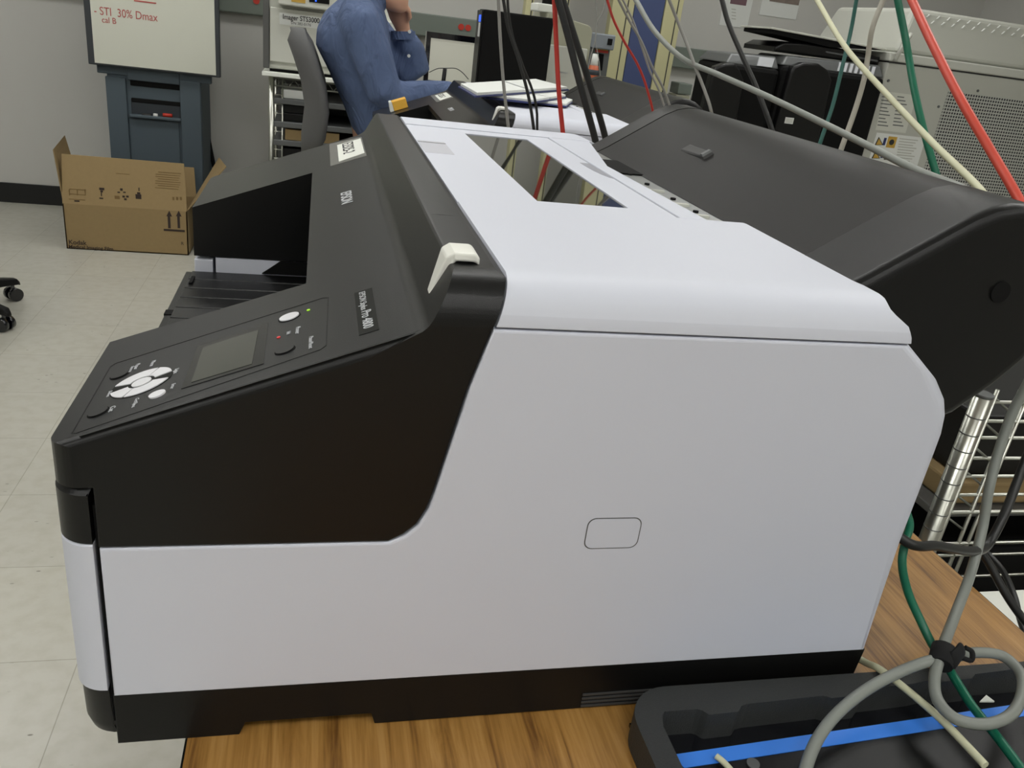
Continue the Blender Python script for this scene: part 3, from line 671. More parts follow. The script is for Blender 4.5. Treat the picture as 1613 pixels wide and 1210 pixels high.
def cbox(px0, py0, px1, py1, mt='card_print', par=side, name='print'):
    A, B_, C_, D_ = pb(px0, py0, px1, py1, YB_); up = D_ > zc + 0.002
    yy = -hy - 0.0012 + (0.05 * ((C_ + D_)/2 - zc) / (ztp - zc) if up else 0)
    return box(name, A - BX, B_ - BX, yy, yy + 0.0015 + (0.004 if up else 0), C_, D_, M[mt], par)
def ctext(s, px, py, size, mt='card_print', par=side, **k):
    p = at(px, py, 'y', YB_ - 0.003); yy = -hy - 0.0012 + (0.05 * (p.z - zc) / (ztp - zc) if p.z > zc else 0)
    return text('lettering', s, size, (p.x - BX, yy, p.z), (1, 0, 0), (0, 0, 1), M[mt], par, **k)
cbox(258, 361.5, 291, 364.5)
for cx_ in (266.5, 281.5):
    cbox(cx_ - 2, 340, cx_ + 2, 359.5)
    p = at(cx_, 341, 'y', YB_ - 0.002); tip = at(cx_, 332, 'y', YB_ - 0.002); yy = -hy - 0.0008
    MB().rings([[(p.x - BX - 0.013, yy, p.z), (p.x - BX + 0.013, yy, p.z), (tip.x - BX, yy, tip.z)], [(p.x - BX - 0.013, yy + 0.001, p.z), (p.x - BX + 0.013, yy + 0.001, p.z), (tip.x - BX, yy + 0.001, tip.z)]], True, False).build('arrow', M['card_print'], side)
ctext('Kodak', 108, 384.5, 0.030, bold=True); ctext('Medical Imaging Film', 108, 391, 0.024, bold=True)
ctext('R', 285, 386, 0.022)
# symbols on the raised flap: crate outline, glass, recycling marks, weight
for r_ in ((108, 299, 134, 300.2), (108, 314, 134, 315.2), (108, 299, 109.2, 315), (133, 299, 134, 315), (120.5, 299, 121.7, 315), (108, 306.5, 134, 307.5)): cbox(*r_, mt='card_faint', par=ffl)
cbox(117, 316, 125, 318, par=ffl)
for r_ in ((155, 297, 163, 301), (157, 301, 161, 304), (158.2, 304, 159.8, 312), (156, 312, 162, 314)): cbox(*r_, par=ffl)
for r_ in ((188, 298, 192, 302), (184, 303, 188, 305), (193, 303, 197, 305), (180, 309, 188, 316)): cbox(*r_, par=ffl, mt='card_faint' if r_[0] == 180 else 'card_print')
for r_ in ((192, 309, 196, 312), (198, 309, 202, 312), (195, 313, 199, 316)): cbox(*r_, par=ffl)
for r_ in ((213, 307, 222, 318), (215, 304, 220, 307), (217, 297, 218.5, 304)): cbox(*r_, par=ffl)
for k_ in range(8): cbox(243 + (4 if k_ % 3 == 0 else 0), 274 + 3.4*k_, 283 - (k_ % 4), 275 + 3.4*k_, mt='card_faint', par=ffl)
cbox(180, 275.5, 202, 276.5, mt='card_faint', par=ffl)
for k_ in (0, 6, 12): cbox(271 + k_, 311, 274 + k_, 318, mt='card_faint', par=ffl)

# ------------------------------------------------------------------ office chair at the left edge
def five_star_chair(label, cx, cy, a0, seat_h, back=True, facing=0.0, fabric='fabric', grp=None):
    t = thing('office_chair', label, 'chair', (cx, cy, 0), 0, grp)
    MB().cyl((0, 0, 0.07), (0, 0, 0.13), 0.045, 20, 0.035).build('hub', M['black'], t)
    MB().cyl((0, 0, 0.12), (0, 0, seat_h - 0.03), 0.022, 16).build('gas_column', M['steel_grey'], t)
    for k_ in range(5):
        a = math.radians(a0 + 72*k_); d = Vector((math.cos(a), math.sin(a), 0)); n_ = Vector((-d.y, d.x, 0))
        mb = MB(); rr = []
        for r_, w_, zl, zh in ((0.03, 0.030, 0.075, 0.125), (0.15, 0.026, 0.072, 0.112), (0.26, 0.022, 0.068, 0.097), (0.305, 0.018, 0.064, 0.088), (0.318, 0.010, 0.058, 0.072)):
            c = d * r_; rr.append([(c - n_*w_) + Vector((0, 0, zl)), (c + n_*w_) + Vector((0, 0, zl)), (c + n_*w_*0.7) + Vector((0, 0, zh)), (c - n_*w_*0.7) + Vector((0, 0, zh))])
        mb.rings(rr, True, False); leg = mb.build('base_arm', M['black'], t, 0.004)
        c = d * 0.29
        for sgn in (-1, 1):
            MB().cyl(c + n_*sgn*0.007 + Vector((0, 0, 0.0265)), c + n_*sgn*0.026 + Vector((0, 0, 0.0265)), 0.026, 20).build('caster_wheel', M['black_gloss'], leg)
        MB().cyl(c + Vector((0, 0, 0.03)), c + Vector((0, 0, 0.075)), 0.007, 10).build('caster_stem', M['steel_grey'], leg)
    f = Vector((math.cos(facing), math.sin(facing), 0)); n_ = Vector((-f.y, f.x, 0))
    pts = []
    def outline(s_, z, e=0.0): return [f*(0.23*s_*math.copysign(abs(math.cos(q))**0.7, math.cos(q))) + n_*(0.235*s_*math.copysign(abs(math.sin(q))**0.7, math.sin(q))) + Vector((0, 0, z)) for q in (2*math.pi*i/28 for i in range(28))]
    MB().rings([outline(0.9, seat_h - 0.03), outline(1, seat_h - 0.01), outline(1.0, seat_h + 0.02), outline(0.93, seat_h + 0.045), outline(0.6, seat_h + 0.052)], True, True).build('seat', M[fabric], t)
    return t, f, n_
five_star_chair('black swivel chair at the left edge, only its caster feet in view', -1.235, 2.78, -24, 0.44, facing=math.radians(180), grp='black swivel chairs at the left edge')
five_star_chair('second black swivel chair behind, one foot tip at the left edge', -1.72, 3.52, -10, 0.44, facing=math.radians(180), grp='black swivel chairs at the left edge')
for o in [o for o in bpy.data.objects if o.name.startswith('office_chair')]:
    box('back_support', -0.27, -0.24, -0.03, 0.03, 0.42, 0.62, M['black'], o, 0.004)
    mb = MB(); rr = []
    for z, w_, dx in ((0.58, 0.17, 0.0), (0.62, 0.20, -0.01), (0.75, 0.21, -0.02), (0.90, 0.19, -0.03), (0.95, 0.15, -0.035)):
        rr.append([(-0.27 + dx, -w_, z), (-0.22 + dx, -w_*0.9, z), (-0.205 + dx, 0, z), (-0.22 + dx, w_*0.9, z), (-0.27 + dx, w_, z), (-0.285 + dx, 0, z)])
    mb.rings(rr, True, True).build('backrest', M['fabric'], o)

# ------------------------------------------------------------------ imager on a chrome wire rack
YI = 3.72
xL = at(413, 113, 'y', YI).x; xR = xL + 0.66; ztb = at(440, 121, 'y', YI).z; zshelf = ztb
RX0 = (xL + xR) / 2
def wire_rack(name, label, xc, yc, hx, hy, top, shelves, mb_step=0.025, board=None, rung=True):
    t = thing(name, label, 'rack', (xc, yc, 0))
    for sx in (-1, 1):
        for sy in (-1, 1):
            mb = MB(); mb.cyl((sx*hx, sy*hy, 0), (sx*hx, sy*hy, top), 0.0125, 14)
            ps = mb.build('post', M['chrome'], t)
    for z in shelves:
        mb = MB()
        for dz in (0, -0.035):
            for sy in (-1, 1): mb.cyl((-hx, sy*hy, z + dz), (hx, sy*hy, z + dz), 0.004, 6)
            for sx in (-1, 1): mb.cyl((sx*hx, -hy, z + dz), (sx*hx, hy, z + dz), 0.004, 6)
        n_ = int(2*hx / 0.05)
        for i in range(n_):
            xa = -hx + i*2*hx/n_; xb = xa + 2*hx/n_
            mb.tube([(xa, -hy, z), ((xa + xb)/2, -hy, z - 0.035), (xb, -hy, z)], 0.0022, 5)
        n_ = int(2*hx / 0.028)
        for i in range(1, n_): mb.cyl((-hx + i*2*hx/n_, -hy, z), (-hx + i*2*hx/n_, hy, z), 0.0022, 5)
        mb.build('wire_shelf', M['wire'], t)
        if board: box('shelf_liner', -hx + 0.01, hx - 0.01, -hy - 0.004, hy - 0.01, z - 0.03, z - 0.002, board, t, 0.002)
    return t
shz = [0.12, at(450, 222, 'y', YI).z, at(450, 193, 'y', YI).z, at(450, 156, 'y', YI).z, ztb - 0.007]
rk = wire_rack('wire_rack', 'chrome wire rack under the beige imager, behind the seated person', RX0 + 0.02, YI + 0.26, 0.31, 0.24, ztb - 0.002, shz[4:])
for z in shz[:4]: box('shelf', -0.30, 0.30, -0.245, 0.23, z - 0.026, z, M['steel_grey'], rk, 0.003)
box('dark_backing', -0.30, 0.30, 0.20, 0.205, 0.1, ztb - 0.04, M['mach_dark'], rk)  # solid dark sheet added to darken the rack's inside
# ladder rungs on the left end
for z in [0.35 + 0.042*i for i in range(14)]:
    MB().cyl((-0.31, -0.24, z), (-0.31 + 0.05, -0.235, z), 0.0028, 6).build('end_rung', M['chrome'], rk)
MB().cyl((-0.26, -0.236, 0.02), (-0.26, -0.236, ztb - 0.01), 0.004, 8).build('end_rod', M['chrome'], rk)
tb = box('rack_top_board', xL, xR, YI - 0.02, YI + 0.52, ztb, ztb + 0.018, M['label_paper'], None, 0.002, off=(RX0, YI + 0.25, ztb)); tb.location = (RX0, YI + 0.25, ztb)
tag(tb, 'white board lying on the chrome rack under the imager', 'board')
t = thing('imager', 'beige film imager with a paper label and dark side column on the chrome rack', 'machine', (RX0, YI + 0.25, ztb + 0.018))
Z0 = 0.0; zT = at(470, 0, 'y', YI).z - ztb + 0.02
box('housing', xL + 0.012 - RX0, xR - 0.02 - RX0, -0.22, 0.24, 0.012, zT + 0.14, M['mach_light'], t, 0.012)
A, B_, C_, D_ = pb(414, -20, 424, 104, YI); box('side_column', A - RX0, B_ - RX0, -0.245, -0.215, 0.014, zT + 0.04, M['mach_dark'], t, 0.004)
A, B_, C_, D_ = pb(425, 19, 560, 104, YI); zf = ztb + 0.018
fd = box('front_door', A - RX0, xR - 0.03 - RX0, -0.243, -0.218, C_ - zf, D_ - zf, M['mach_light'], t, 0.004)
A, B_, C_, D_ = pb(440, 24, 507, 42, YI)
lb = box('door_label', A - RX0, B_ - RX0, -0.2448, -0.2428, C_ - zf, D_ - zf, M['paper'], fd)
text('lettering', 'Imager STS3000', 0.029, (A - RX0 + 0.014, -0.2455, C_ - zf + 0.024), (1, 0, 0), (0, 0, 1), M['ink'], lb, bold=True, xs=0.86)
text('lettering', 'S/N 382-0176', 0.016, (A - RX0 + 0.05, -0.2455, C_ - zf + 0.006), (1, 0, 0), (0, 0, 1), M['ink'], lb)
A, B_, C_, D_ = pb(438, -14, 520, 12, YI - 0.04)
hd = box('operator_unit', A - RX0, B_ - RX0, -0.30, -0.2, C_ - zf, D_ - zf, M['mach_light'], t, 0.006)
A, B_, C_, D_ = pb(487, -6, 519, 5, YI - 0.05); dsp = box('readout', A - RX0, B_ - RX0, -0.303, -0.299, C_ - zf, D_ - zf, M['void'], hd)
text('digits', '4', 0.035, (A - RX0 + 0.012, -0.3038, C_ - zf + 0.005), (1, 0, 0), (0, 0, 1), M['led_blue'], dsp, bold=True, xs=1.4)
A, B_, C_, D_ = pb(459, -6, 481, 4, YI - 0.05); box('sticky_note', A - RX0, B_ - RX0, -0.302, -0.2995, C_ - zf, D_ - zf, M['warn'], hd)
A, B_, C_, D_ = pb(424, 106, 560, 109, YI); box('foot_strip', A - RX0, xR - 0.05 - RX0, -0.21, 0.2, 0.0, 0.012, M['void'], t)
# things on the rack shelves
def item(name, label, cat, px0, px1, top, zb, Y, dep, mt, grp=None, bev=0.003):
    A = at(px0, top, 'y', Y).x; B_ = at(px1, top, 'y', Y).x; zt_ = at((px0 + px1)/2, top, 'y', Y).z
    o = box(name, A, B_, Y, Y + dep, zb, zt_, mt, None, bev, off=((A + B_)/2, Y + dep/2, zb)); o.location = ((A + B_)/2, Y + dep/2, zb)
    return tag(o, label, cat, grp)
item('paper_stack', 'white paper stack on the top wire shelf under the imager', 'paper', 443, 500, 143, shz[3] + 0.0005, YI + 0.03, 0.3, M['paper'])
for k_ in range(2):
    for r_ in range(2):
        zb = shz[2] + 0.0005 + r_*0.039; X = at(446 + 36*k_, 170, 'y', YI + 0.05).x
        o = MB().box(0, 0.098, 0, 0.25, 0, 0.037).build('black_cassette', M['black'], None, 0.003); o.location = (X, YI + 0.05, zb)
        tag(o, '%s black cassette in the %s pair on the wire rack' % ('left' if k_ == 0 else 'right', 'lower' if r_ == 0 else 'upper'), 'cassette', 'black cassettes on the rack')
item('flat_carton', 'flat brown cardboard carton on the lower wire shelf behind the chair', 'cardboard box', 449, 535, 207, shz[1] + 0.0005, YI + 0.03, 0.3, M['card'])
item('black_case', 'black case on the bottom visible shelf of the chrome rack', 'case', 443, 520, 236, shz[0] + 0.0005, YI + 0.04, 0.3, M['black'])

# ------------------------------------------------------------------ lab bench behind the second printer
BZ = TZ + 0.195
t = thing('lab_bench', 'pale lab bench behind the second printer where the person leans', 'bench', (1.2, 2.85, 0))
box('bench_top', -0.69, 0.30, -0.32, 0.33, BZ - 0.03, BZ, M['mach_light'], t, 0.004)
for sx in (-0.64, 0.26):
    for sy in (-0.27, 0.28): box('leg', sx - 0.02, sx + 0.02, sy - 0.02, sy + 0.02, 0, BZ - 0.03, M['steel_grey'], t, 0.003)
box('back_panel', -0.62, 0.24, 0.27, 0.29, 0.25, BZ - 0.03, M['mach_dark'], t)
# monitor
YM = 3.0
A, B_, C_, D_ = pb(669, 57, 800, 150, YM); MX = (A + B_) / 2
t = thing('monitor', 'thin black-framed monitor with a blank pale screen on the bench', 'monitor', (MX, YM + 0.06, BZ))
zb_ = BZ + 0.045; zt_ = D_
mb = MB(); fr = 0.022
mb.box(A - MX, B_ - MX, -0.05, -0.02, zb_ - BZ, zb_ - BZ + fr); mb.box(A - MX, B_ - MX, -0.05, -0.02, zt_ - BZ - fr, zt_ - BZ); mb.box(A - MX, A - MX + 0.018, -0.05, -0.02, zb_ - BZ + fr, zt_ - BZ - fr); mb.box(B_ - MX - 0.018, B_ - MX, -0.05, -0.02, zb_ - BZ + fr, zt_ - BZ - fr)
mb.build('bezel', M['black_gloss'], t)
box('screen', A - MX + 0.018, B_ - MX - 0.018, -0.04, -0.022, zb_ - BZ + fr, zt_ - BZ - fr, M['display'], t)
box('rear_shell', A - MX + 0.01, B_ - MX - 0.01, -0.02, 0.01, zb_ - BZ + 0.01, zt_ - BZ - 0.01, M['black'], t, 0.006)
box('stand_neck', -0.03, 0.03, 0.0, 0.03, 0.01, 0.2, M['black'], t, 0.003)
box('stand_foot', -0.1, 0.1, -0.05, 0.06, 0.0, 0.012, M['black'], t, 0.003)
# small desk microphone in front of it
p = at(697, 128, 'y', 2.86)
t = thing('desk_microphone', 'small black stand in front of the pale monitor with a thin looping wire', 'microphone', (p.x, 2.86, BZ))
MB().cyl((0, 0, 0), (0, 0, 0.02), 0.028, 18, 0.02).build('foot', M['black'], t)
zt_ = at(701, 108, 'y', 2.86).z - BZ
MB().cyl((0, 0, 0.02), (0.006, 0, zt_), 0.008, 12).build('stem', M['black'], t)
wp = [at(676, 114, 'y', 2.86), at(690, 108, 'y', 2.86), at(702, 107.5, 'y', 2.86), at(718, 108, 'y', 2.86), at(728, 114, 'y', 2.86), at(738, 125, 'y', 2.86)]
MB().tube(catmull([q - Vector((p.x, 2.86, BZ)) for q in wp], 5), 0.0016, 6).build('wire', M['ink'], t)
# computer tower
YT = 2.70
A = at(757, 70, 'y', YT).x; B_ = at(868, 70, 'y', YT).x; zt_ = at(812, 21, 'y', YT).z; TX = (A + B_) / 2
t = thing('computer_tower', 'slim black computer tower with a blue indicator on its narrow side', 'computer', (TX, YT + 0.05, BZ))
box('case', A - TX, B_ - TX, -0.05, 0.05, 0.004, zt_ - BZ, M['void'], t, 0.006)
box('front_bezel', A - TX - 0.006, A - TX, -0.048, 0.048, 0.006, zt_ - BZ - 0.004, M['black'], t, 0.002)
za = at(755, 23, 'y', YT).z - BZ; zb_ = at(755, 34, 'y', YT).z - BZ; zc_ = at(755, 58, 'y', YT).z - BZ
box('blue_indicator', A - TX - 0.0075, A - TX - 0.005, -0.040, -0.005, zb_, za, M['led_blue'], t)
box('white_sticker', A - TX - 0.0075, A - TX - 0.005, -0.042, -0.008, zc_, zb_ - 0.003, M['paper'], t)
mb = MB().box(-0.14, 0.14, -0.051, -0.0495, 0.0, 0.0); 
for sx in (-1, 1): box('foot', sx*0.1 - 0.01, sx*0.1 + 0.01, -0.05, 0.05, 0, 0.004, M['rubber'], t)
p = at(801, 28, 'y', YT); box('side_latch', p.x - TX - 0.004, p.x - TX + 0.004, -0.0515, -0.049, p.z - BZ - 0.012, p.z - BZ + 0.012, M['steel_grey'], t)
# beige rounded instrument
YG = 2.98
A = at(856, 80, 'y', YG).x; B_ = at(929, 80, 'y', YG).x; zt_ = at(895, 24, 'y', YG).z; GX = (A + B_) / 2
t = thing('bench_instrument', 'beige instrument with a rounded corner behind the black computer tower', 'instrument', (GX, YG + 0.12, BZ))
P = [(A - GX, 0), (B_ - GX, 0), (B_ - GX, zt_ - BZ - 0.05)] + [(B_ - GX - 0.03 + 0.03*math.cos(math.radians(q)), zt_ - BZ - 0.055 + 0.03*math.sin(math.radians(q))) for q in (20, 45, 70, 90)] + [(A - GX, zt_ - BZ)]
mb = MB(); rprism(mb, P, -0.12, 0.12, [0.004]*len(P), True, False); sharp(mb.build('housing', M['beige'], t), 40)
zz = at(900, 74, 'y', YG).z - BZ
box('front_step', A - GX + 0.01, B_ - GX - 0.012, -0.135, -0.118, 0.0, zz, M['mach'], t, 0.005)
p = at(885, 115, 'y', YG); box('metal_badge', p.x - GX - 0.02, p.x - GX + 0.02, -0.1365, -0.1345, p.z - BZ, p.z - BZ + 0.006, M['metal'], t)
A = at(846, 15, 'y', 3.0).x; B_ = at(873, 15, 'y', 3.0).x; zb_ = zt_ + 0.0005
o = box('white_carton', A, B_, 3.0, 3.12, zb_, at(860, 6, 'y', 3.0).z, M['label_paper'], None, 0.004, off=((A + B_)/2, 3.06, zb_)); o.location = ((A + B_)/2, 3.06, zb_)
wc = tag(o, 'small white carton standing on top of the beige instrument', 'carton')
o = MB().cyl((0, 0, 0), (0, 0, 0.05), 0.022, 16).build('black_cap', M['void']); p = at(862, 6, 'y', 3.06); o.location = (p.x, 3.06, at(860, 6, 'y', 3.0).z + 0.0005); o.name = 'cap'; o.parent = wc; o.location = (p.x - wc.location.x, 0, o.location.z - wc.location.z)
# yellow box, black dispenser and mouse near the person's elbow
P2M = Matrix.Translation(Vector((0.30, 1.35, TZ - 0.031))) @ Matrix.Rotation(math.radians(-1), 4, 'Z')
def slope2_at(px, py):
    inv = P2M.inverted(); r = (inv.to_3x3()) @ (m3 @ Vector((px - CX, -(py - CY), -F))); c = inv @ CAM
    t_ = (0.2495 - (c.z - SL * c.x)) / (r.z - SL * r.x); return c + r * t_
q = slope2_at(632, 171)
yb = thing('yellow_box', 'small yellow and white box lying on the left front slope of the second printer', 'box', P2M @ (Vector((q.x, q.y, sl(q.x))) + NV*0.0008))
yb.rotation_euler = (0, -math.atan(SL), math.radians(-1))
MB().box(-0.022, 0.020, -0.024, 0.024, 0, 0.026).build('carton', M['yellow'], yb, 0.001)
MB().hexa([(-0.034, -0.025, 0), (-0.0225, -0.025, 0), (-0.0225, 0.024, 0), (-0.034, 0.024, 0), (-0.030, -0.025, 0.027), (-0.0225, -0.025, 0.027), (-0.0225, 0.024, 0.027), (-0.030, 0.024, 0.027)]).build('white_end', M['paper'], yb, 0.001)

# ------------------------------------------------------------------ cream uprights with blue panel, wall bits
YP = 4.05
def upright(px0, px1, label, par=None, Y=YP, h=None, nm='cream_upright'):
    a = at(px0, 0, 'y', Y).x; b_ = at(px1, 0, 'y', Y).x; c = (a + b_)/2; w_ = (b_ - a)/2
    t = thing(nm, label, 'post', (c, Y + 0.03, 0), group='cream posts')
    box('channel', -w_, w_, -0.03, 0.03, 0, ZC - 0.002, M['cream'], t, 0.003)
    box('seam', w_*0.35, w_*0.35 + 0.006, -0.0315, -0.029, 0.01, ZC - 0.01, M['ink'], t)
    return t
upright(966, 1001, 'wide cream post at the left of the blue panel')
upright(1050, 1078, 'cream post at the right of the blue panel')
upright(829, 842, 'thin cream post left of the small white carton', Y=3.9)
upright(888, 898, 'thin cream post right of the small white carton', Y=3.9)
a = at(1001.5, 0, 'y', YP).x + 0.002; b_ = at(1049.5, 0, 'y', YP).x - 0.002
o = box('blue_panel', a, b_, YP + 0.005, YP + 0.04, 0.0, ZC - 0.004, M['blue_panel'], None, 0.002, off=((a + b_)/2, YP, 0)); o.location = ((a + b_)/2, YP, 0); tag(o, 'tall dull blue panel standing between two cream posts', 'panel')
# objects seen between the cables: grey wall box, funnel-like tool, orange bottle
YQ = 3.45
A, B_, C_, D_ = pb(933, 53, 966, 118, YQ)
t = thing('equipment_column', 'grey metal box column beside the cream post, behind the cables', 'cabinet', ((A + B_)/2, YQ + 0.08, 0)); hw_ = (B_ - A)/2
box('column', -hw_, hw_, -0.03, 0.08, 0, C_ + 0.11, M['steel_grey'], t, 0.004)
box('head', -hw_, hw_, -0.08, 0.08, C_ + 0.11, D_, mat('light_grey_box', (128, 134, 140), 0.5), t, 0.006)
def on_col(name, px0, py0, px1, py1, mt, dy=-0.036):
    a, b2, c, d = pb(px0, py0, px1, py1, YQ); return box(name, a - (A + B_)/2, b2 - (A + B_)/2, dy, dy + 0.006, c, d, mt, t)
on_col('yellow_band', 943, 74, 963, 80, M['warn']); on_col('red_band', 943, 80, 963, 84, M['outlet_red']); on_col('black_socket', 957, 61, 964, 71, M['void'], -0.086)
a1 = at(945, 85, 'y', YQ); b1 = at(956, 85, 'y', YQ); c1 = at(950, 112, 'y', YQ); d1 = at(953, 112, 'y', YQ); ox = (A + B_)/2
MB().hexa([(c1.x - ox, -0.037, c1.z), (d1.x - ox, -0.037, c1.z), (d1.x - ox, -0.03, c1.z), (c1.x - ox, -0.03, c1.z), (a1.x - ox, -0.037, a1.z), (b1.x - ox, -0.037, a1.z), (b1.x - ox, -0.03, a1.z), (a1.x - ox, -0.03, a1.z)]).build('black_taper', M['void'], t)
p = at(932, 128, 'y', 2.95)
t = thing('spray_bottle', 'orange bottle with a white cap and dark green shoulder on the bench', 'bottle', (p.x, 2.95, BZ)); hb = at(932, 101, 'y', 2.95).z - BZ
MB().tube([(0, 0, 0), (0, 0, hb*0.8), (0, 0, hb*0.98)], [0.026, 0.026, 0.018], 18).build('body', M['orange'], t)
MB().cyl((0, 0, hb*0.98), (0, 0, hb + 0.04), 0.016, 16, 0.012).build('cap', M['paper'], t)
MB().cyl((0, 0, hb*0.80), (0, 0, hb*0.9), 0.0265, 18, 0.023).build('shoulder', M['teal_dark'], t)
# posters on the back wall
def poster(label, px0, py0, px1, py1, pic, picmt, lines=0):
    A, B_, C_, D_ = pb(px0, py0, px1, py1, 4.6); t = thing('poster', label, 'poster', ((A + B_)/2, Y1, (C_ + D_)/2), group='posters on the back wall')
    ox, oz = (A + B_)/2, (C_ + D_)/2
    box('sheet', A - ox, B_ - ox, -0.004, -0.0005, C_ - oz, D_ - oz, M['paper'], t)
    a, b2, c, d = pb(*pic, 4.6); pp = box('picture', a - ox, b2 - ox, -0.0055, -0.0035, c - oz, d - oz, picmt, t)
    for k_ in range(lines):
        a, b2, c, d = pb(px0 + 8, 14 + k_*5, px0 + 15, 15.5 + k_*5, 4.6); box('text_line', a - ox, b2 - ox, -0.0048, -0.0035, c - oz, d - oz, M['mach'], t)
poster('white poster with a mauve picture and grey text lines on the back wall', 1146, -80, 1192, 44, (1155, -30, 1181, 8), M['mauve'], 4)
poster('white poster with a brownish picture on the back wall, right of the mauve one', 1209, -90, 1270, 29, (1218, -40, 1266, 6), M['poster_green'])

# ------------------------------------------------------------------ counter with black office printers, perforated machine
t = thing('counter', 'pale counter against the back wall behind the black machines', 'counter', (2.6, 4.3, 0))
box('worktop', -0.53, 1.0, -0.25, 0.27, 0.87, 0.90, M['mach_light'], t, 0.003)
box('cupboards', -0.51, 0.98, -0.22, 0.26, 0.0, 0.87, M['mach'], t, 0.003)
def cyl_item(name, label, cat, px, Y, base, r, h, mt, r2=None):
    p = at(px, 140, 'y', Y); o = MB().tube([(0, 0, 0), (0, 0, h)], [r, r2 or r], 20).build(name, mt); o.location = (p.x, Y, base); return tag(o, label, cat)
o = cyl_item('cup', 'beige cup upside down on the counter left of the black machines', 'cup', 1098, 4.2, 0.9003, 0.034, at(1098, 136, 'y', 4.2).z - 0.90, M['mach'], 0.022)
a = at(1062, 130, 'y', 4.2).x; b_ = at(1084, 130, 'y', 4.2).x; zt_ = at(1073, 130, 'y', 4.2).z
t = thing('stacked_boxes', 'small grey-green two-tier box on the counter beside the cup', 'box', ((a + b_)/2, 4.2, 0.9003))
h_ = zt_ - 0.90
box('lower_tier', -(b_ - a)/2, (b_ - a)/2, -0.06, 0.06, 0, h_*0.6, M['beige'], t, 0.004); box('upper_tier', -(b_ - a)/2 + 0.004, (b_ - a)/2 + 0.003, -0.065, 0.06, h_*0.62, h_, M['rail'], t, 0.006)

def copier(label, Y, pxl, pxr, arch_l, arch_r, top_py, arch_py, sticker=None):
    """black office printer seen from behind: body with a pale-edged top and an arched rear door"""
    a = at(pxl, 130, 'y', Y).x; b_ = at(pxr, 130, 'y', Y).x; ox = (a + b_)/2; base = TZ + 0.0005
    zt_ = at((pxl + pxr)/2, top_py, 'y', Y).z - base
    t = thing('office_printer', label, 'printer', (ox, Y + 0.2, base), group='black office printers')
    hw_ = (b_ - a)/2
    box('body', -hw_, hw_, -0.2, 0.12, 0.0, zt_ - 0.05, M['void'], t, 0.02)
    mb = MB(); mb.hexa([(-hw_, -0.18, zt_ - 0.05), (hw_, -0.18, zt_ - 0.05), (hw_, 0.12, zt_ - 0.05), (-hw_, 0.12, zt_ - 0.05), (-hw_ + 0.03, -0.15, zt_ - 0.01), (hw_ - 0.01, -0.15, zt_), (hw_ - 0.01, 0.10, zt_), (-hw_ + 0.03, 0.10, zt_ - 0.01)]); tp = mb.build('top_tray', M['steel_grey'], t, 0.008)
    for k_ in range(7):
        xk = 0.02 + k_*(hw_ - 0.06)/7; MB().hexa([(xk, -0.1835, zt_ - 0.045), (xk + 0.012, -0.1835, zt_ - 0.045), (xk + 0.012, -0.17, zt_ - 0.045), (xk, -0.17, zt_ - 0.045), (xk + 0.015, -0.162, zt_ - 0.008), (xk + 0.027, -0.162, zt_ - 0.008), (xk + 0.027, -0.15, zt_ - 0.008), (xk + 0.015, -0.15, zt_ - 0.008)]).build('vent_slot', M['print'], tp)
    A = at(arch_l, 120, 'y', Y).x - ox; B_ = at(arch_r, 120, 'y', Y).x - ox; za = at((arch_l + arch_r)/2, arch_py, 'y', Y).z - base
    P = [(A - 0.02, 0.03), (B_ + 0.02, 0.03), (B_, za - 0.06), (B_ - 0.03, za - 0.022), ((A + B_)/2 + 0.02, za), (A + 0.05, za - 0.004), (A + 0.01, za - 0.022), (A, za - 0.05)]
    mb = MB(); rprism(mb, P, -0.235, -0.19, [0.012]*8, True, False); dr = sharp(mb.build('rear_door', M['dark'], t), 40)
    if sticker:
        p = at(*sticker, 'y', Y - 0.035); sx, sz = p.x - ox, p.z - base
        st = box('sticker', sx - 0.021, sx + 0.021, -0.2365, -0.2345, sz - 0.013, sz + 0.013, M['paper'], dr)
        for k_ in range(3): box('sticker_line', sx - 0.016, sx + 0.016, -0.2372, -0.236, sz - 0.008 + k_*0.006, sz - 0.0055 + k_*0.006, M['mach'], st)
    return t
t = thing('side_table', 'dark side table carrying the two black office printers', 'table', (2.15, 3.25, 0))
box('tabletop', -0.52, 0.42, -0.3, 0.35, TZ - 0.03, TZ, M['mach_dark'], t, 0.003)
for sx in (-0.47, 0.38):
    for sy in (-0.26, 0.3): box('leg', sx - 0.02, sx + 0.02, sy - 0.02, sy + 0.02, 0, TZ - 0.03, M['steel_grey'], t)
copier('black office printer on the left of the pair, seen from behind', 3.02, 1140, 1226, 1116, 1168, 84, 98)
c2 = copier('black office printer on the right with a small white sticker on its rear door', 3.02, 1228, 1394, 1238, 1306, 93, 98, (1243, 190))
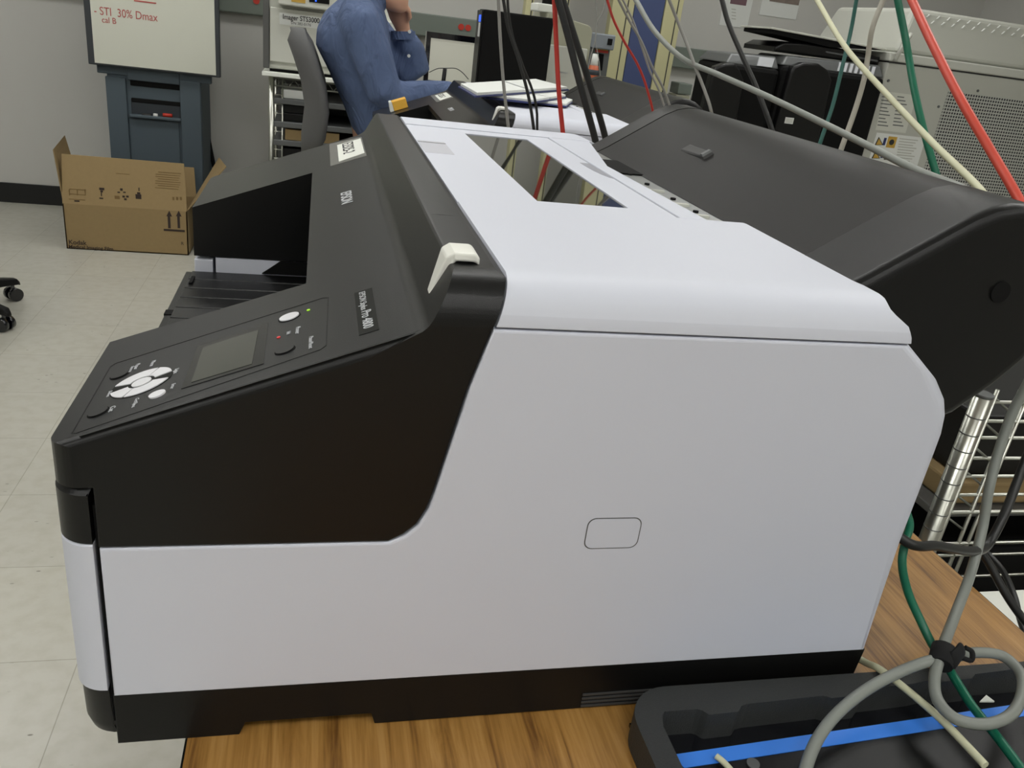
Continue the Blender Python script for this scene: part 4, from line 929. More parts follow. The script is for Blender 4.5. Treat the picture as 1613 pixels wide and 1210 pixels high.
# scanner lid on the right printer and the sheet feeder board above
Y = 3.1; a = at(1219, 85, 'y', Y).x; b_ = at(1389, 85, 'y', Y).x; ox = (a + b_)/2
zs = c2.location.z + at(1311, 93, 'y', 3.02).z - c2.location.z
t = thing('scanner_unit', 'black rounded scanner unit resting on the right office printer', 'scanner', (ox, Y + 0.15, zs + 0.001))
h_ = at(1300, 73, 'y', Y).z - zs
hw_ = (b_ - a)/2
P = [(-hw_, 0), (hw_, 0), (hw_, h_*0.7), (hw_*0.8, h_*0.8), (hw_*0.2, h_), (-hw_*0.5, h_), (-hw_*0.85, h_*0.85), (-hw_, h_*0.4)]
mb = MB(); rprism(mb, P, -0.15, 0.15, [0.01]*8, True, False); sharp(mb.build('lid', M['dark'], t), 40)
mb = MB(); mb.hexa([(-0.02, -0.16, h_*0.45), (hw_*0.95, -0.16, h_*0.25), (hw_*0.95, -0.14, h_*0.25), (-0.02, -0.14, h_*0.45), (-0.02, -0.155, h_*0.6), (hw_*0.95, -0.155, h_*0.42), (hw_*0.95, -0.14, h_*0.42), (-0.02, -0.14, h_*0.6)]); mb.build('edge_strip', M['steel_grey'], t, 0.003)
q0 = at(1214, 46, 'y', Y - 0.02); q1 = at(1396, 80, 'y', Y - 0.02); q0z = q0.z - zs; q1z = q1.z - zs
MB().hexa([(q0.x - ox, -0.17, q0z), (q1.x - ox, -0.17, q1z), (q1.x - ox, 0.12, q1z), (q0.x - ox, 0.12, q0z), (q0.x - ox, -0.17, q0z + 0.008), (q1.x - ox, -0.17, q1z + 0.008), (q1.x - ox, 0.12, q1z + 0.008), (q0.x - ox, 0.12, q0z + 0.008)]).build('feeder_board', M['mach_light'], t, 0.002)
MB().hexa([(q0.x - ox + 0.01, -0.16, q0z - 0.016), (0, -0.16, h_*0.95), (0, 0.1, h_*0.95), (q0.x - ox + 0.01, 0.1, q0z - 0.016), (q0.x - ox + 0.01, -0.16, q0z - 0.001), (q1.x - ox - 0.02, -0.16, q1z - 0.001), (q1.x - ox - 0.02, 0.1, q1z - 0.001), (q0.x - ox + 0.01, 0.1, q0z - 0.001)]).build('feeder_support', M['void'], t)

# big perforated machine
YW = 3.05
xl = at(1399, 101, 'y', YW).x; zt_ = at(1500, 112, 'y', YW).z; zlo = 0.02; MXc = xl + 0.75
t = thing('perforated_machine', 'large pale grey machine with perforated panel and warning labels at the right', 'machine', (MXc, YW + 0.4, 0))
box('cabinet', xl - MXc, 0.75, -0.4, 0.35, zlo, zt_, M['mach'], t, 0.004)
for sx in (-0.6, 0.6): box('plinth', sx - 0.1, sx + 0.1, -0.35, 0.3, 0, zlo, M['void'], t)
box('joint_line', xl - MXc - 0.001, 0.751, -0.401, -0.39, zt_ + 0.0, zt_ + 0.006, M['ink'], t)
mb = MB(); zt3 = at(1560, 30, 'y', YW + 0.05).z
mb.hexa([(xl - MXc - 0.005, -0.41, zt_ + 0.006), (0.76, -0.41, zt_ + 0.006), (0.76, 0.35, zt_ + 0.006), (xl - MXc - 0.005, 0.35, zt_ + 0.006), (xl - MXc - 0.005, -0.40, zt_ + 0.045), (0.76, -0.40, zt_ + 0.045), (0.76, 0.35, zt_ + 0.045), (xl - MXc - 0.005, 0.35, zt_ + 0.045)])
mb.build('lid_rim', M['mach'], t, 0.006)
mb = MB(); mb.hexa([(xl - MXc + 0.03, -0.385, zt_ + 0.045), (0.74, -0.385, zt_ + 0.045), (0.74, 0.32, zt_ + 0.045), (xl - MXc + 0.03, 0.32, zt_ + 0.045), (xl - MXc + 0.10, -0.33, zt3), (0.70, -0.33, zt3), (0.70, 0.28, zt3), (xl - MXc + 0.10, 0.28, zt3)])
ld = mb.build('lid', M['mach'], t, 0.02, 3)
# tread pattern strip on the lid's upper edge
d0 = Vector((0, -0.385, zt_ + 0.045)); d1 = Vector((0, -0.33, zt3)); dn = (d1 - d0)
for k_ in range(22):
    for r_ in range(2):
        u0 = 0.72 + 0.12*r_; c = d0 + dn*u0; xk = xl - MXc + 0.14 + k_*0.055 + r_*0.027
        MB().hexa([(xk, c.y - 0.003, c.z), (xk + 0.006, c.y - 0.003, c.z), (xk + 0.006, c.y + 0.003, c.z), (xk, c.y + 0.003, c.z), (xk + 0.014, c.y, c.z + 0.013), (xk + 0.02, c.y, c.z + 0.013), (xk + 0.02, c.y + 0.006, c.z + 0.013), (xk + 0.014, c.y + 0.006, c.z + 0.013)]).build('tread_mark', M['paper'], ld)
hx_ = at(1404, 90, 'y', YW).x - MXc
MB().tube(catmull([(hx_ + 0.01, -0.42, zt_ + 0.01), (hx_ + 0.012, -0.435, zt_ + 0.06), (hx_ + 0.05, -0.42, zt_ + 0.12), (hx_ + 0.07, -0.39, zt_ + 0.125)], 5), 0.009, 10).build('handle', M['mach'], t)
def on_face(name, px0, py0, px1, py1, mt, dy=-0.4015, par=None):
    a, b2, c, d = pb(px0, py0, px1, py1, YW); return box(name, a - MXc, b2 - MXc, dy, dy + 0.003, c, d, mt, par or t)
x_p = at(1492, 150, 'y', YW).x; zp = at(1550, 150, 'y', YW).z
pf = box('perforated_panel', x_p - MXc, 0.72, -0.4012, -0.39, 0.55, zp, M['perf'], t)
l1 = on_face('instruction_label', 1386, 146, 1436, 208, M['mach_light'])
for c_ in range(2):
    for k_ in range(9):
        on_face('text_line', 1389 + 24*c_ - k_*0.9, 152 + 5.6*k_, 1400 + 24*c_ + (k_ % 3)*3 - k_*0.9, 153.6 + 5.6*k_, M['steel_grey'], -0.4022, l1)
l2 = on_face('warning_label', 1371, 212, 1450, 275, M['paper'])
def tri(px, py, s_, mt, par):
    a = at(px - s_, py + s_, 'y', YW); b2 = at(px + s_, py + s_, 'y', YW); c = at(px, py - s_, 'y', YW)
    return MB().rings([[(q.x - MXc, -0.4032, q.z) for q in (a, b2, c)], [(q.x - MXc, -0.4012, q.z) for q in (a, b2, c)]], True, False).build('warning_triangle', mt, par)
for px, py in ((1384, 222), (1379, 243), (1398, 245)):
    tri(px, py, 6.5, M['ink'], l2); a = tri(px, py + 1, 4.8, M['warn'], l2); a.location.y = -0.0006
on_face('hazard_square', 1397, 215, 1411, 233, M['warn'], -0.4025, l2)
p = at(1404, 224, 'y', YW); MB().cyl((p.x - MXc, -0.4035, p.z), (p.x - MXc, -0.402, p.z), 0.013, 20).build('hazard_disc', M['ink'], l2)
on_face('symbol', 1391, 217, 1395, 229, M['blue_edge'], -0.4025, l2); on_face('symbol', 1388, 236, 1391, 249, M['blue_edge'], -0.4025, l2)
for k_ in range(10): on_face('text_line', 1416 - k_*0.7, 219 + 4.2*k_, 1446 - k_*0.9 - (k_ % 3)*3, 220.6 + 4.2*k_, M['mach'], -0.4025, l2)
for px, py in ((1399, 127), (1540, 143), (1478, 168)):
    p = at(px, py, 'y', YW); MB().cyl((p.x - MXc, -0.404, p.z), (p.x - MXc, -0.399, p.z), 0.006, 12).build('screw', M['steel_grey'], t)

# ------------------------------------------------------------------ seated person in a blue shirt
def limb(mb, pts, rad, wide, n=14):
    """elliptical tube: rad = [(half width along 'wide', half thickness)]"""
    pts = [Vector(p) for p in pts]; rs = []
    for i, p in enumerate(pts):
        t_ = (pts[min(i+1, len(pts)-1)] - pts[max(i-1, 0)]).normalized(); wv = Vector(wide); wv = (wv - t_*wv.dot(t_)).normalized(); sv = t_.cross(wv)
        a, b2 = rad[i]
        rs.append([p + wv*a*math.cos(2*math.pi*k/n) + sv*b2*math.sin(2*math.pi*k/n) for k in range(n)])
    mb.rings(rs, True, True)
def hand(mb, wrist, d, wide, curl, thumb_side, curl_axis_sign=1):
    """palm, four curled fingers of unequal length and a thumb; d = pointing direction, wide = across the knuckles"""
    d = Vector(d).normalized(); wv = Vector(wide); wv = (wv - d*wv.dot(d)).normalized(); nv = d.cross(wv) * curl_axis_sign
    wr = Vector(wrist); mb_pts = [wr - d*0.02, wr, wr + d*0.04, wr + d*0.085]
    limb(mb, mb_pts, [(0.027, 0.021), (0.029, 0.019), (0.040, 0.018), (0.042, 0.015)], wv)
    for i, (off, ln) in enumerate(((-0.031, 0.066), (-0.0105, 0.078), (0.0105, 0.082), (0.031, 0.074))):
        p = wr + d*0.078 + wv*off; a = curl*0.35; pts = [p - d*0.01]; q = p
        for seg, fr in enumerate((0.42, 0.32, 0.26)):
            dd = d*math.cos(a) + nv*math.sin(a); pts.append(q.copy()); q = q + dd*ln*fr; a += curl*0.75
        pts.append(q)
        limb(mb, pts, [(0.0088, 0.0088), (0.0092, 0.0088), (0.0086, 0.0084), (0.0080, 0.0078), (0.0062, 0.0060)], wv, 10)
    p = wr + d*0.022 + wv*thumb_side*0.028
    limb(mb, [p - wv*thumb_side*0.012, p + wv*thumb_side*0.016 + d*0.016 + nv*0.008, p + wv*thumb_side*0.026 + d*0.042 + nv*0.020, p + wv*thumb_side*0.022 + d*0.066 + nv*0.026], [(0.013, 0.013), (0.0115, 0.011), (0.0098, 0.0095), (0.0070, 0.0068)], nv, 10)
PBASE = Vector((0.33, 2.75, 0.0))
person = thing('person', 'person in a blue shirt sitting on a dark chair, chin resting on one hand', 'person', PBASE)
def V(x, y, z): return Vector((x, y, z + TZ)) - PBASE
def erings(mb, rows, n=28, sq=0.9):
    mb.rings([[V(x + rx*math.copysign(abs(math.cos(a))**sq, math.cos(a)), y + ry*math.copysign(abs(math.sin(a))**sq, math.sin(a)), z) for a in (2*math.pi*k/n for k in range(n))] for z, x, y, rx, ry in rows], True, True)
def soft(o, vox, it=8, fac=0.6):
    md = o.modifiers.new('merge', 'REMESH'); md.mode = 'VOXEL'; md.voxel_size = vox; md.use_smooth_shade = True
    sm = o.modifiers.new('soften', 'SMOOTH'); sm.iterations = it; sm.factor = fac; return o
sh_n, el_n, wr_n = (0.255, 2.57, 0.470), (0.350, 2.535, 0.235), (0.605, 2.575, 0.262)
sh_f, el_f, wr_f = (0.285, 2.92, 0.455), (0.478, 2.88, 0.275), (0.425, 2.835, 0.436)
# body: head, neck, core, hands, legs in one surface
mb = MB()
hc = (0.342, 2.765, 0.612)
mb.rings([[V(hc[0] + dx + rx*math.cos(a), hc[1] + ry*math.sin(a), hc[2] + dz) for a in (2*math.pi*k/22 for k in range(22))] for dz, dx, rx, ry in
    ((-0.118, 0.055, 0.020, 0.018), (-0.108, 0.045, 0.040, 0.036), (-0.085, 0.025, 0.066, 0.053), (-0.055, 0.008, 0.083, 0.064), (-0.015, 0.0, 0.092, 0.071), (0.03, -0.004, 0.097, 0.075), (0.07, -0.006, 0.090, 0.070), (0.10, -0.008, 0.066, 0.053), (0.118, -0.01, 0.030, 0.025))], True, True)
limb(mb, [V(hc[0] + 0.086, 2.765, hc[2] + 0.020), V(hc[0] + 0.110, 2.765, hc[2] - 0.014), V(hc[0] + 0.106, 2.765, hc[2] - 0.028), V(hc[0] + 0.080, 2.765, hc[2] - 0.034)], [(0.009, 0.008), (0.013, 0.012), (0.014, 0.010), (0.010, 0.006)], (0, 1, 0), 10)
limb(mb, [V(hc[0] + 0.078, 2.745, hc[2] - 0.058), V(hc[0] + 0.086, 2.765, hc[2] - 0.057), V(hc[0] + 0.078, 2.785, hc[2] - 0.058)], [(0.006, 0.006), (0.010, 0.009), (0.006, 0.006)], (0, 0, 1), 8)
for sy in (-1, 1):
    mb.sphere(V(hc[0] - 0.004, 2.765 + sy*0.077, hc[2] - 0.006), 0.026, (0.75, 0.32, 1.15), 12, 8)
    mb.sphere(V(hc[0] + 0.082, 2.765 + sy*0.030, hc[2] + 0.036), 0.012, (0.6, 1.3, 0.5), 10, 6)
limb(mb, [V(0.255, 2.755, 0.46), V(0.285, 2.757, 0.52), V(0.325, 2.763, 0.58), V(0.345, 2.765, 0.62)], [(0.065, 0.060), (0.058, 0.056), (0.056, 0.056), (0.055, 0.055)], (0, 1, 0))
erings(mb, [(-0.16, 0.40, 2.75, 0.12, 0.165), (-0.05, 0.395, 2.75, 0.115, 0.155), (0.15, 0.325, 2.75, 0.09, 0.135), (0.36, 0.25, 2.75, 0.10, 0.155), (0.46, 0.25, 2.75, 0.07, 0.13)])
limb(mb, [V(*sh_n), V(*el_n), V(*wr_n)], [(0.045, 0.045), (0.036, 0.036), (0.026, 0.024)], (0, 1, 0))
limb(mb, [V(*sh_f), V(*el_f), V(*wr_f)], [(0.040, 0.040), (0.024, 0.024), (0.027, 0.025)], (0, 1, 0))
hand(mb, V(*wr_n), (1, 0.10, -0.08), (0, 1, 0.1), 0.42, 1, 1)
hand(mb, V(*wr_f) + Vector((-0.002, -0.003, 0.008)), (-0.42, -0.25, 1.0), (0.85, -0.55, 0.3), 1.35, 1, -1)
for sy in (-1, 1):
    limb(mb, [V(0.40, 2.75 + sy*0.09, -0.13), V(0.62, 2.75 + sy*0.11, -0.11), V(0.86, 2.75 + sy*0.12, -0.12)], [(0.085, 0.08), (0.078, 0.07), (0.058, 0.056)], (0, 1, 0))
    limb(mb, [V(0.86, 2.75 + sy*0.12, -0.12), V(0.86, 2.75 + sy*0.12, -0.30), V(0.84, 2.75 + sy*0.12, -0.64)], [(0.055, 0.055), (0.054, 0.056), (0.036, 0.036)], (0, 1, 0))
soft(mb.build('body', M['skin'], person), 0.0045, 4, 0.5)
# shirt
fold = M['shirt']; nt = fold.node_tree; b = nt.nodes['Principled BSDF']
tc = nt.nodes.new('ShaderNodeTexCoord'); mp = nt.nodes.new('ShaderNodeMapping'); mp.inputs['Scale'].default_value = (9, 9, 4); mp.inputs['Rotation'].default_value = (0.0, 0.7, 0.2)
nt.links.new(tc.outputs['Object'], mp.inputs['Vector']); nz = nt.nodes.new('ShaderNodeTexNoise'); nz.inputs['Scale'].default_value = 1.6; nz.inputs['Detail'].default_value = 3; nz.inputs['Distortion'].default_value = 1.2
nt.links.new(mp.outputs['Vector'], nz.inputs['Vector']); bp = nt.nodes.new('ShaderNodeBump'); bp.inputs['Strength'].default_value = 0.6; bp.inputs['Distance'].default_value = 0.045
nt.links.new(nz.outputs['Fac'], bp.inputs['Height']); nt.links.new(bp.outputs['Normal'], b.inputs['Normal'])
mb = MB()
erings(mb, [(-0.14, 0.415, 2.75, 0.140, 0.185), (-0.03, 0.405, 2.75, 0.135, 0.180), (0.054, 0.385, 2.75, 0.122, 0.172), (0.152, 0.345, 2.75, 0.122, 0.172), (0.277, 0.285, 2.75, 0.125, 0.185), (0.356, 0.248, 2.75, 0.134, 0.195), (0.41, 0.244, 2.75, 0.128, 0.200), (0.465, 0.250, 2.75, 0.110, 0.185), (0.505, 0.262, 2.75, 0.082, 0.130), (0.535, 0.280, 2.755, 0.066, 0.075)])
limb(mb, [V(0.245, 2.68, 0.465), V(0.25, 2.61, 0.478), V(0.257, 2.565, 0.448), V(0.30, 2.55, 0.36), V(*el_n), V(0.385, 2.54, 0.222), V(0.48, 2.555, 0.245), V(0.595, 2.573, 0.262)], [(0.062, 0.062), (0.066, 0.066), (0.070, 0.070), (0.066, 0.070), (0.058, 0.062), (0.054, 0.056), (0.047, 0.047), (0.040, 0.038)], (0, 1, 0))
limb(mb, [V(0.27, 2.86, 0.45), V(*sh_f), V(0.38, 2.90, 0.365), V(*el_f), V(0.487, 2.875, 0.30), V(0.465, 2.86, 0.37), V(wr_f[0], wr_f[1], wr_f[2] - 0.012)], [(0.07, 0.07), (0.072, 0.072), (0.062, 0.062), (0.055, 0.055), (0.055, 0.056), (0.050, 0.052), (0.041, 0.040)], (0, 1, 0))
soft(mb.build('shirt', M['shirt'], person), 0.008, 14, 0.6)
mb = MB(); mb.rings([[V(0.283 + dx + r_*math.cos(a), 2.757 + r_*1.05*math.sin(a), z + 0.02*math.cos(a)*-1) for a in (2*math.pi*k/24 for k in range(24))] for z, dx, r_ in ((0.515, -0.004, 0.072), (0.545, 0.010, 0.070), (0.552, 0.012, 0.066), (0.542, 0.010, 0.062), (0.515, -0.002, 0.063))], False, True); mb.build('collar', M['shirt'], person)
mb = MB(); mb.tube([V(wr_f[0] + 0.004, wr_f[1], wr_f[2] - 0.030), V(wr_f[0] + 0.001, wr_f[1], wr_f[2] - 0.002)], [0.044, 0.045], 20, cap=False); mb.build('cuff', M['shirt'], person)
for z_ in (0.412, 0.345):
    q = at(645 if z_ > 0.4 else 644, 50 if z_ > 0.4 else 88, 'y', 2.793); MB().cyl(q - PBASE, q - PBASE + Vector((0, -0.003, 0)), 0.006, 10).build('button', M['paper'], person)
for sy in (-1, 1):
    e_ = MB().sphere(V(hc[0] + 0.080, 2.765 + sy*0.031, hc[2] + 0.018), 0.0115, (0.8, 1.0, 0.75), 12, 8).build('eye', M['paper'], person)
    MB().sphere(V(hc[0] + 0.0885, 2.765 + sy*0.031, hc[2] + 0.018), 0.0042, (0.5, 1, 1), 10, 6).build('iris', M['ink'], e_)
    limb_b = MB(); limb(limb_b, [V(hc[0] + 0.088, 2.765 + sy*0.014, hc[2] + 0.037), V(hc[0] + 0.088, 2.765 + sy*0.032, hc[2] + 0.041), V(hc[0] + 0.078, 2.765 + sy*0.050, hc[2] + 0.036)], [(0.004, 0.0025)]*3, (0, 0, 1), 8); limb_b.build('eyebrow', M['hair'], person)
# trousers, shoes, hair
mb = MB()
for sy in (-1, 1):
    limb(mb, [V(0.37, 2.75 + sy*0.08, -0.11), V(0.62, 2.75 + sy*0.11, -0.11), V(0.875, 2.75 + sy*0.12, -0.12), V(0.90, 2.75 + sy*0.12, -0.17)], [(0.105, 0.095), (0.092, 0.082), (0.072, 0.068), (0.066, 0.06)], (0, 1, 0))
    limb(mb, [V(0.87, 2.75 + sy*0.12, -0.13), V(0.87, 2.75 + sy*0.12, -0.35), V(0.845, 2.75 + sy*0.12, -0.66)], [(0.070, 0.068), (0.066, 0.066), (0.056, 0.058)], (0, 1, 0))
erings(mb, [(-0.19, 0.39, 2.75, 0.13, 0.17), (-0.10, 0.40, 2.75, 0.13, 0.175), (-0.05, 0.40, 2.75, 0.12, 0.165)])
soft(mb.build('trousers', M['trousers'], person), 0.010, 4, 0.5)
for sy in (-1, 1):
    mb = MB(); mb.rings([[V(0.845 + x, 2.75 + sy*0.12 + w_*math.cos(a), -0.7385 + h_*0.5 + h_*0.5*math.sin(a)) for a in (2*math.pi*k/14 for k in range(14))] for x, w_, h_ in ((-0.08, 0.025, 0.05), (-0.06, 0.036, 0.085), (0.0, 0.042, 0.09), (0.08, 0.046, 0.07), (0.16, 0.045, 0.055), (0.20, 0.03, 0.04))], True, True); mb.build('shoe', M['black'], person)
mb = MB(); mb.rings([[V(hc[0] - 0.012 + dx + rx*math.cos(a), hc[1] + ry*math.sin(a), hc[2] + dz + k_*math.cos(a)) for a in (2*math.pi*k/24 for k in range(24))] for dz, dx, rx, ry, k_ in ((-0.055, -0.022, 0.072, 0.070, 0.045), (-0.01, -0.010, 0.090, 0.078, 0.045), (0.040, -0.001, 0.101, 0.081, 0.030), (0.080, 0.002, 0.099, 0.078, 0.016), (0.108, 0.002, 0.078, 0.063, 0.006), (0.126, 0.0, 0.046, 0.038, 0.0), (0.131, 0.0, 0.016, 0.014, 0.0))], True, True); mb.build('hair', M['hair'], person)

# the person's chair
PC, f, n_ = five_star_chair('tall charcoal fabric swivel chair that the person in blue sits on', 0.34, 2.75, 20, 0.515, facing=0.0)
mb = MB(); rr = []
prof = [(-0.02, 0.120, 0.10), (0.05, 0.140, 0.165), (0.146, 0.150, 0.195), (0.232, 0.136, 0.205), (0.310, 0.108, 0.195), (0.360, 0.088, 0.165), (0.392, 0.078, 0.120), (0.404, 0.075, 0.07)]
for z, x, w_ in prof:
    th = 0.043 if 0 < z < 0.38 else 0.022
    rr.append([Vector((x - 0.34 + th*math.cos(a) - 0.028*(1 - abs(math.sin(a))**2) + 0.0, w_*math.copysign(abs(math.sin(a))**0.8, math.sin(a)), z + TZ)) for a in (2*math.pi*k/24 for k in range(24))])
mb.rings(rr, True, True); bk = mb.build('backrest', M['fabric'], PC)
for sy in (-0.035, 0.035): MB().tube([(0.115 - 0.34, sy, TZ + 0.04), (0.085 - 0.34 + 0.0, sy, TZ - 0.12), (-0.18, sy, 0.50), (-0.05, sy, 0.485)], 0.012, 10).build('back_bar', M['void'], PC)

# ------------------------------------------------------------------ black tray in the foreground
TR = 0.030
def tz(px, py, z=TR): p = at(px, py, 'z', z); return (p.x, p.y)
tray = thing('plastic_tray', 'shallow black plastic tray lying on the table in front of the printer base', 'tray', (0.62, -0.2, TZ))
def loc(p): return (p[0] - 0.62, p[1] + 0.2)
yr = -0.0095
outer = [(0.875, yr + 0.0)] + [(0.4135 - 0.036*math.sin(math.radians(q)), yr - 0.036 + 0.036*math.cos(math.radians(q))) for q in range(0, 91, 10)] + [(0.3775, -0.42)]
inner_px = [(1043, 1128), (1047, 1121), (1098, 1117), (1106, 1119), (1117, 1126), (1163, 1121), (1168, 1112), (1178, 1109), (1296, 1096), (1302, 1097), (1310, 1100), (1355, 1095), (1362, 1086), (1440, 1077), (1470, 1070), (1478, 1075), (1530, 1069), (1536, 1062), (1600, 1054)]
inner = [tz(*q) for q in inner_px]
inner = [(0.3975, -0.42), (0.3975, inner[0][1] - 0.01)] + inner + [(0.875, inner[-1][1] + 0.001)]
P = [loc(q) for q in outer] + [loc(q) for q in inner]
mb = MB(); mb.rings([[(x, y, 0.001) for x, y in P], [(x, y, TR - 0.003) for x, y in P], [(x, y, TR) for x, y in P]], 'tess', False)
rim = mb.build('rim', M['rubber'], tray, 0.0025, 3)
box('rim_front', 0.3775 - 0.62, 0.875 - 0.62, -0.24, -0.22, 0.001, TR, M['rubber'], tray, 0.003); box('rim_side', 0.855 - 0.62, 0.875 - 0.62, -0.22, 0.165, 0.001, TR - 0.001, M['rubber'], tray, 0.003)
box('tray_floor', 0.385 - 0.62, 0.87 - 0.62, -0.235, 0.18, 0.0008, 0.004, M['black_gloss'], tray)
# dark panel with blue tape along its rear edge
a0 = Vector((*tz(1055, 1190, 0.014), 0)); a1 = Vector((*tz(1613, 1108, 0.014), 0)); a2 = Vector((*tz(1613, 1130, 0.014), 0)); a3 = Vector((*tz(1080, 1196, 0.014), 0))
L0 = lambda v, z: (v.x - 0.62, v.y + 0.2, z)
ex = (a1 - a0).normalized(); e0 = a0; e1 = a0 + ex*0.41
pn = MB().hexa([L0(e0, 0.004), L0(e1, 0.004), (e1.x - 0.62, -0.215, 0.004), (e0.x - 0.62, -0.215, 0.004), L0(e0, 0.0135), L0(e1, 0.0135), (e1.x - 0.62, -0.215, 0.0135), (e0.x - 0.62, -0.215, 0.0135)]).build('inner_panel', M['black'], tray, 0.001)
wd = Vector((ex.y, -ex.x, 0)) * 0.0125
MB().hexa([L0(e0, 0.0133), L0(e1, 0.0133), L0(e1 + wd, 0.0133), L0(e0 + wd + ex*0.006, 0.0133), L0(e0, 0.0143), L0(e1, 0.0143), L0(e1 + wd, 0.0143), L0(e0 + wd + ex*0.006, 0.0143)]).build('blue_strip', M['blue_tape'], pn)
q = tz(1186, 1204, 0.0137); MB().cyl((q[0] - 0.62, q[1] + 0.2, 0.0134), (q[0] - 0.62, q[1] + 0.2, 0.0150), 0.005, 16).build('screw', M['steel_grey'], pn)
q = [tz(1543, 1106, 0.0145), tz(1566, 1106, 0.0145), tz(1553, 1096, 0.0145)]
MB().rings([[(x - 0.62, y + 0.2, 0.0140) for x, y in q], [(x - 0.62, y + 0.2, 0.0155) for x, y in q]], True, False).build('white_tab', M['label_paper'], pn)

# ------------------------------------------------------------------ wire rack with baskets right of the table
YR = 0.36
pt_ = at(1543, 624, 'y', YR); XR0 = pt_.x + 0.006; topz = pt_.z
t = thing('wire_rack', 'tall chrome wire rack with basket sides beyond the right end of the table', 'rack', (XR0 + 0.4, YR + 0.3, 0))
for dx in (0, 0.85):
    for dy in (0, 0.62):
        x, y = XR0 + dx - t.location.x, YR + dy - t.location.y
        ps = MB().cyl((x, y, 0), (x, y, topz), 0.0125, 18).build('post', M['chrome'], t)
        if dx == 0 and dy == 0:
            mb = MB(); mb.cyl((x, y, topz), (x, y, topz + 0.004), 0.0128, 18); mb.build('post_cap', M['steel_grey'], ps)
            for k_ in range(20): MB().cyl((x, y, topz - 0.03 - 0.0254*k_), (x, y, topz - 0.0285 - 0.0254*k_), 0.0129, 18).build('groove_ring', M['steel_grey'], ps)
yl = -0.3; xl_ = -0.4
# basket side: upright rod pair with zigzag wire, then long horizontal rods
mb = MB(); x1_ = xl_ + 0.019; x2_ = xl_ + 0.055
for xx in (x1_, x2_, x2_ + 0.016): MB().cyl((xx, yl, 0.1), (xx, yl, topz + 0.01 - 0.0), 0.0028, 8).build('basket_upright', M['chrome'], t)
zz = topz - 0.002
for k_ in range(20): MB().cyl((x1_, yl, zz - 0.038*k_), (x2_, yl, zz - 0.038*k_ - 0.022), 0.0018, 6).build('zigzag_wire', M['wire'], t)
for py in (634, 664, 690, 722, 750, 779, 806, 854, 872, 905):
    z = at(1590, py, 'y', YR).z
    MB().cyl((x1_, yl, z), (0.45, yl, z), 0.0024 if py not in (806, 854) else 0.003, 8).build('basket_rod', M['chrome'], t)
for z in (0.15, 0.42, topz - 0.19):
    box('shelf', -0.39, 0.44, -0.285, 0.31, z - 0.012, z, M['mach_dark'], t, 0.002)
rxc, ryc = t.location.x, t.location.y
def rk_item(name, label, cat, x0, x1, y0, y1, z0, h, mt):
    o = box(name, -(x1-x0)/2, (x1-x0)/2, -(y1-y0)/2, (y1-y0)/2, 0, h, mt, None, 0.004); o.location = (rxc + (x0+x1)/2, ryc + (y0+y1)/2, z0 + 0.0006); return tag(o, label, cat)
rk_item('equipment_case', 'black equipment case on the middle shelf of the right wire rack', 'case', -0.36, 0.38, -0.22, 0.28, 0.42, 0.14, M['void'])
z_up = topz - 0.19
rk_item('flat_carton', 'flat open brown carton on the upper shelf of the right wire rack', 'cardboard box', -0.36, 0.36, -0.27, 0.27, z_up, 0.035, M['card'])
rk_item('black_device', 'black device sitting in the carton on the right wire rack', 'device', -0.34, 0.34, -0.25, 0.25, z_up + 0.0355, 0.10, M['black'])
rk_item('brown_carton', 'brown carton on the bottom shelf of the right wire rack', 'cardboard box', -0.34, 0.3, -0.2, 0.25, 0.15, 0.2, M['card'])

# ------------------------------------------------------------------ cables
def C(px, py, ax, v): return at(px, py, ax, v)
def hang(name, label, pts, r, mt, tail=None, group=None, sub=8):
    """pts: photo pixels with a depth plane; continues up to the ceiling"""
    P = [C(*q) for q in pts]; d = (P[0] - P[1]); up = P[0] + d.normalized() * 0.35; top = Vector((up.x + d.x*0.2, up.y, ZC - 0.003))
    P = [top, up] + P + [Vector(q) for q in (tail or [])]
    return cable(name, label, P, r, mt, sub, 'cable', group)
G = 'cables hanging behind the foreground printer'
def drop(p, z=0.35): q = C(*p); x = max(q.x, 0.885) if q.y < 0.97 and q.x > 0.7 else q.x; return [tuple(q), (x, q.y + 0.005, (q.z + z)/2), (x, q.y + 0.005, z)]
hang('hanging_cable', 'thin pale grey cable hanging in front of the second printer lever', [(785, 0, 'y', 1.05), (788, 60, 'y', 1.05), (793, 130, 'y', 1.05), (800, 195, 'y', 1.05)], 0.0030, M['grey_thin'], drop((806, 260, 'y', 1.05)), G)
hang('hanging_cable', 'thin black cable hanging between the pale grey and the red cable', [(793, 0, 'y', 1.08), (800, 42, 'y', 1.08), (817, 95, 'y', 1.08), (832, 150, 'y', 1.08), (840, 197, 'y', 1.08)], 0.0030, M['black_cable'], drop((846, 260, 'y', 1.08)), G)
hang('hanging_cable', 'short black cable beside the pale grey one at the top of the photo', [(799, -10, 'y', 1.14), (801, 20, 'y', 1.14), (808, 60, 'y', 1.14), (822, 100, 'y', 1.14)], 0.0026, M['black_cable'], [tuple(C(846, 180, 'y', 1.14)), (C(846, 180, 'y', 1.14).x, 1.14, 0.4)], G)
hang('hanging_cable', 'bright red cable hanging straight down in front of the black computer', [(873, -5, 'y', 1.0), (875, 40, 'y', 1.0), (880, 140, 'y', 1.0), (886, 203, 'y', 1.0)], 0.0042, M['red'], drop((892, 270, 'y', 1.0)), G)
hang('hanging_cable', 'thick black cable, left one of the close pair dropping behind the printer lid', [(877, -8, 'y', 0.98), (893, 50, 'y', 0.98), (913, 130, 'y', 0.98), (938, 222, 'y', 0.98)], 0.0062, M['black_cable'], drop((948, 270, 'y', 0.98)), G)
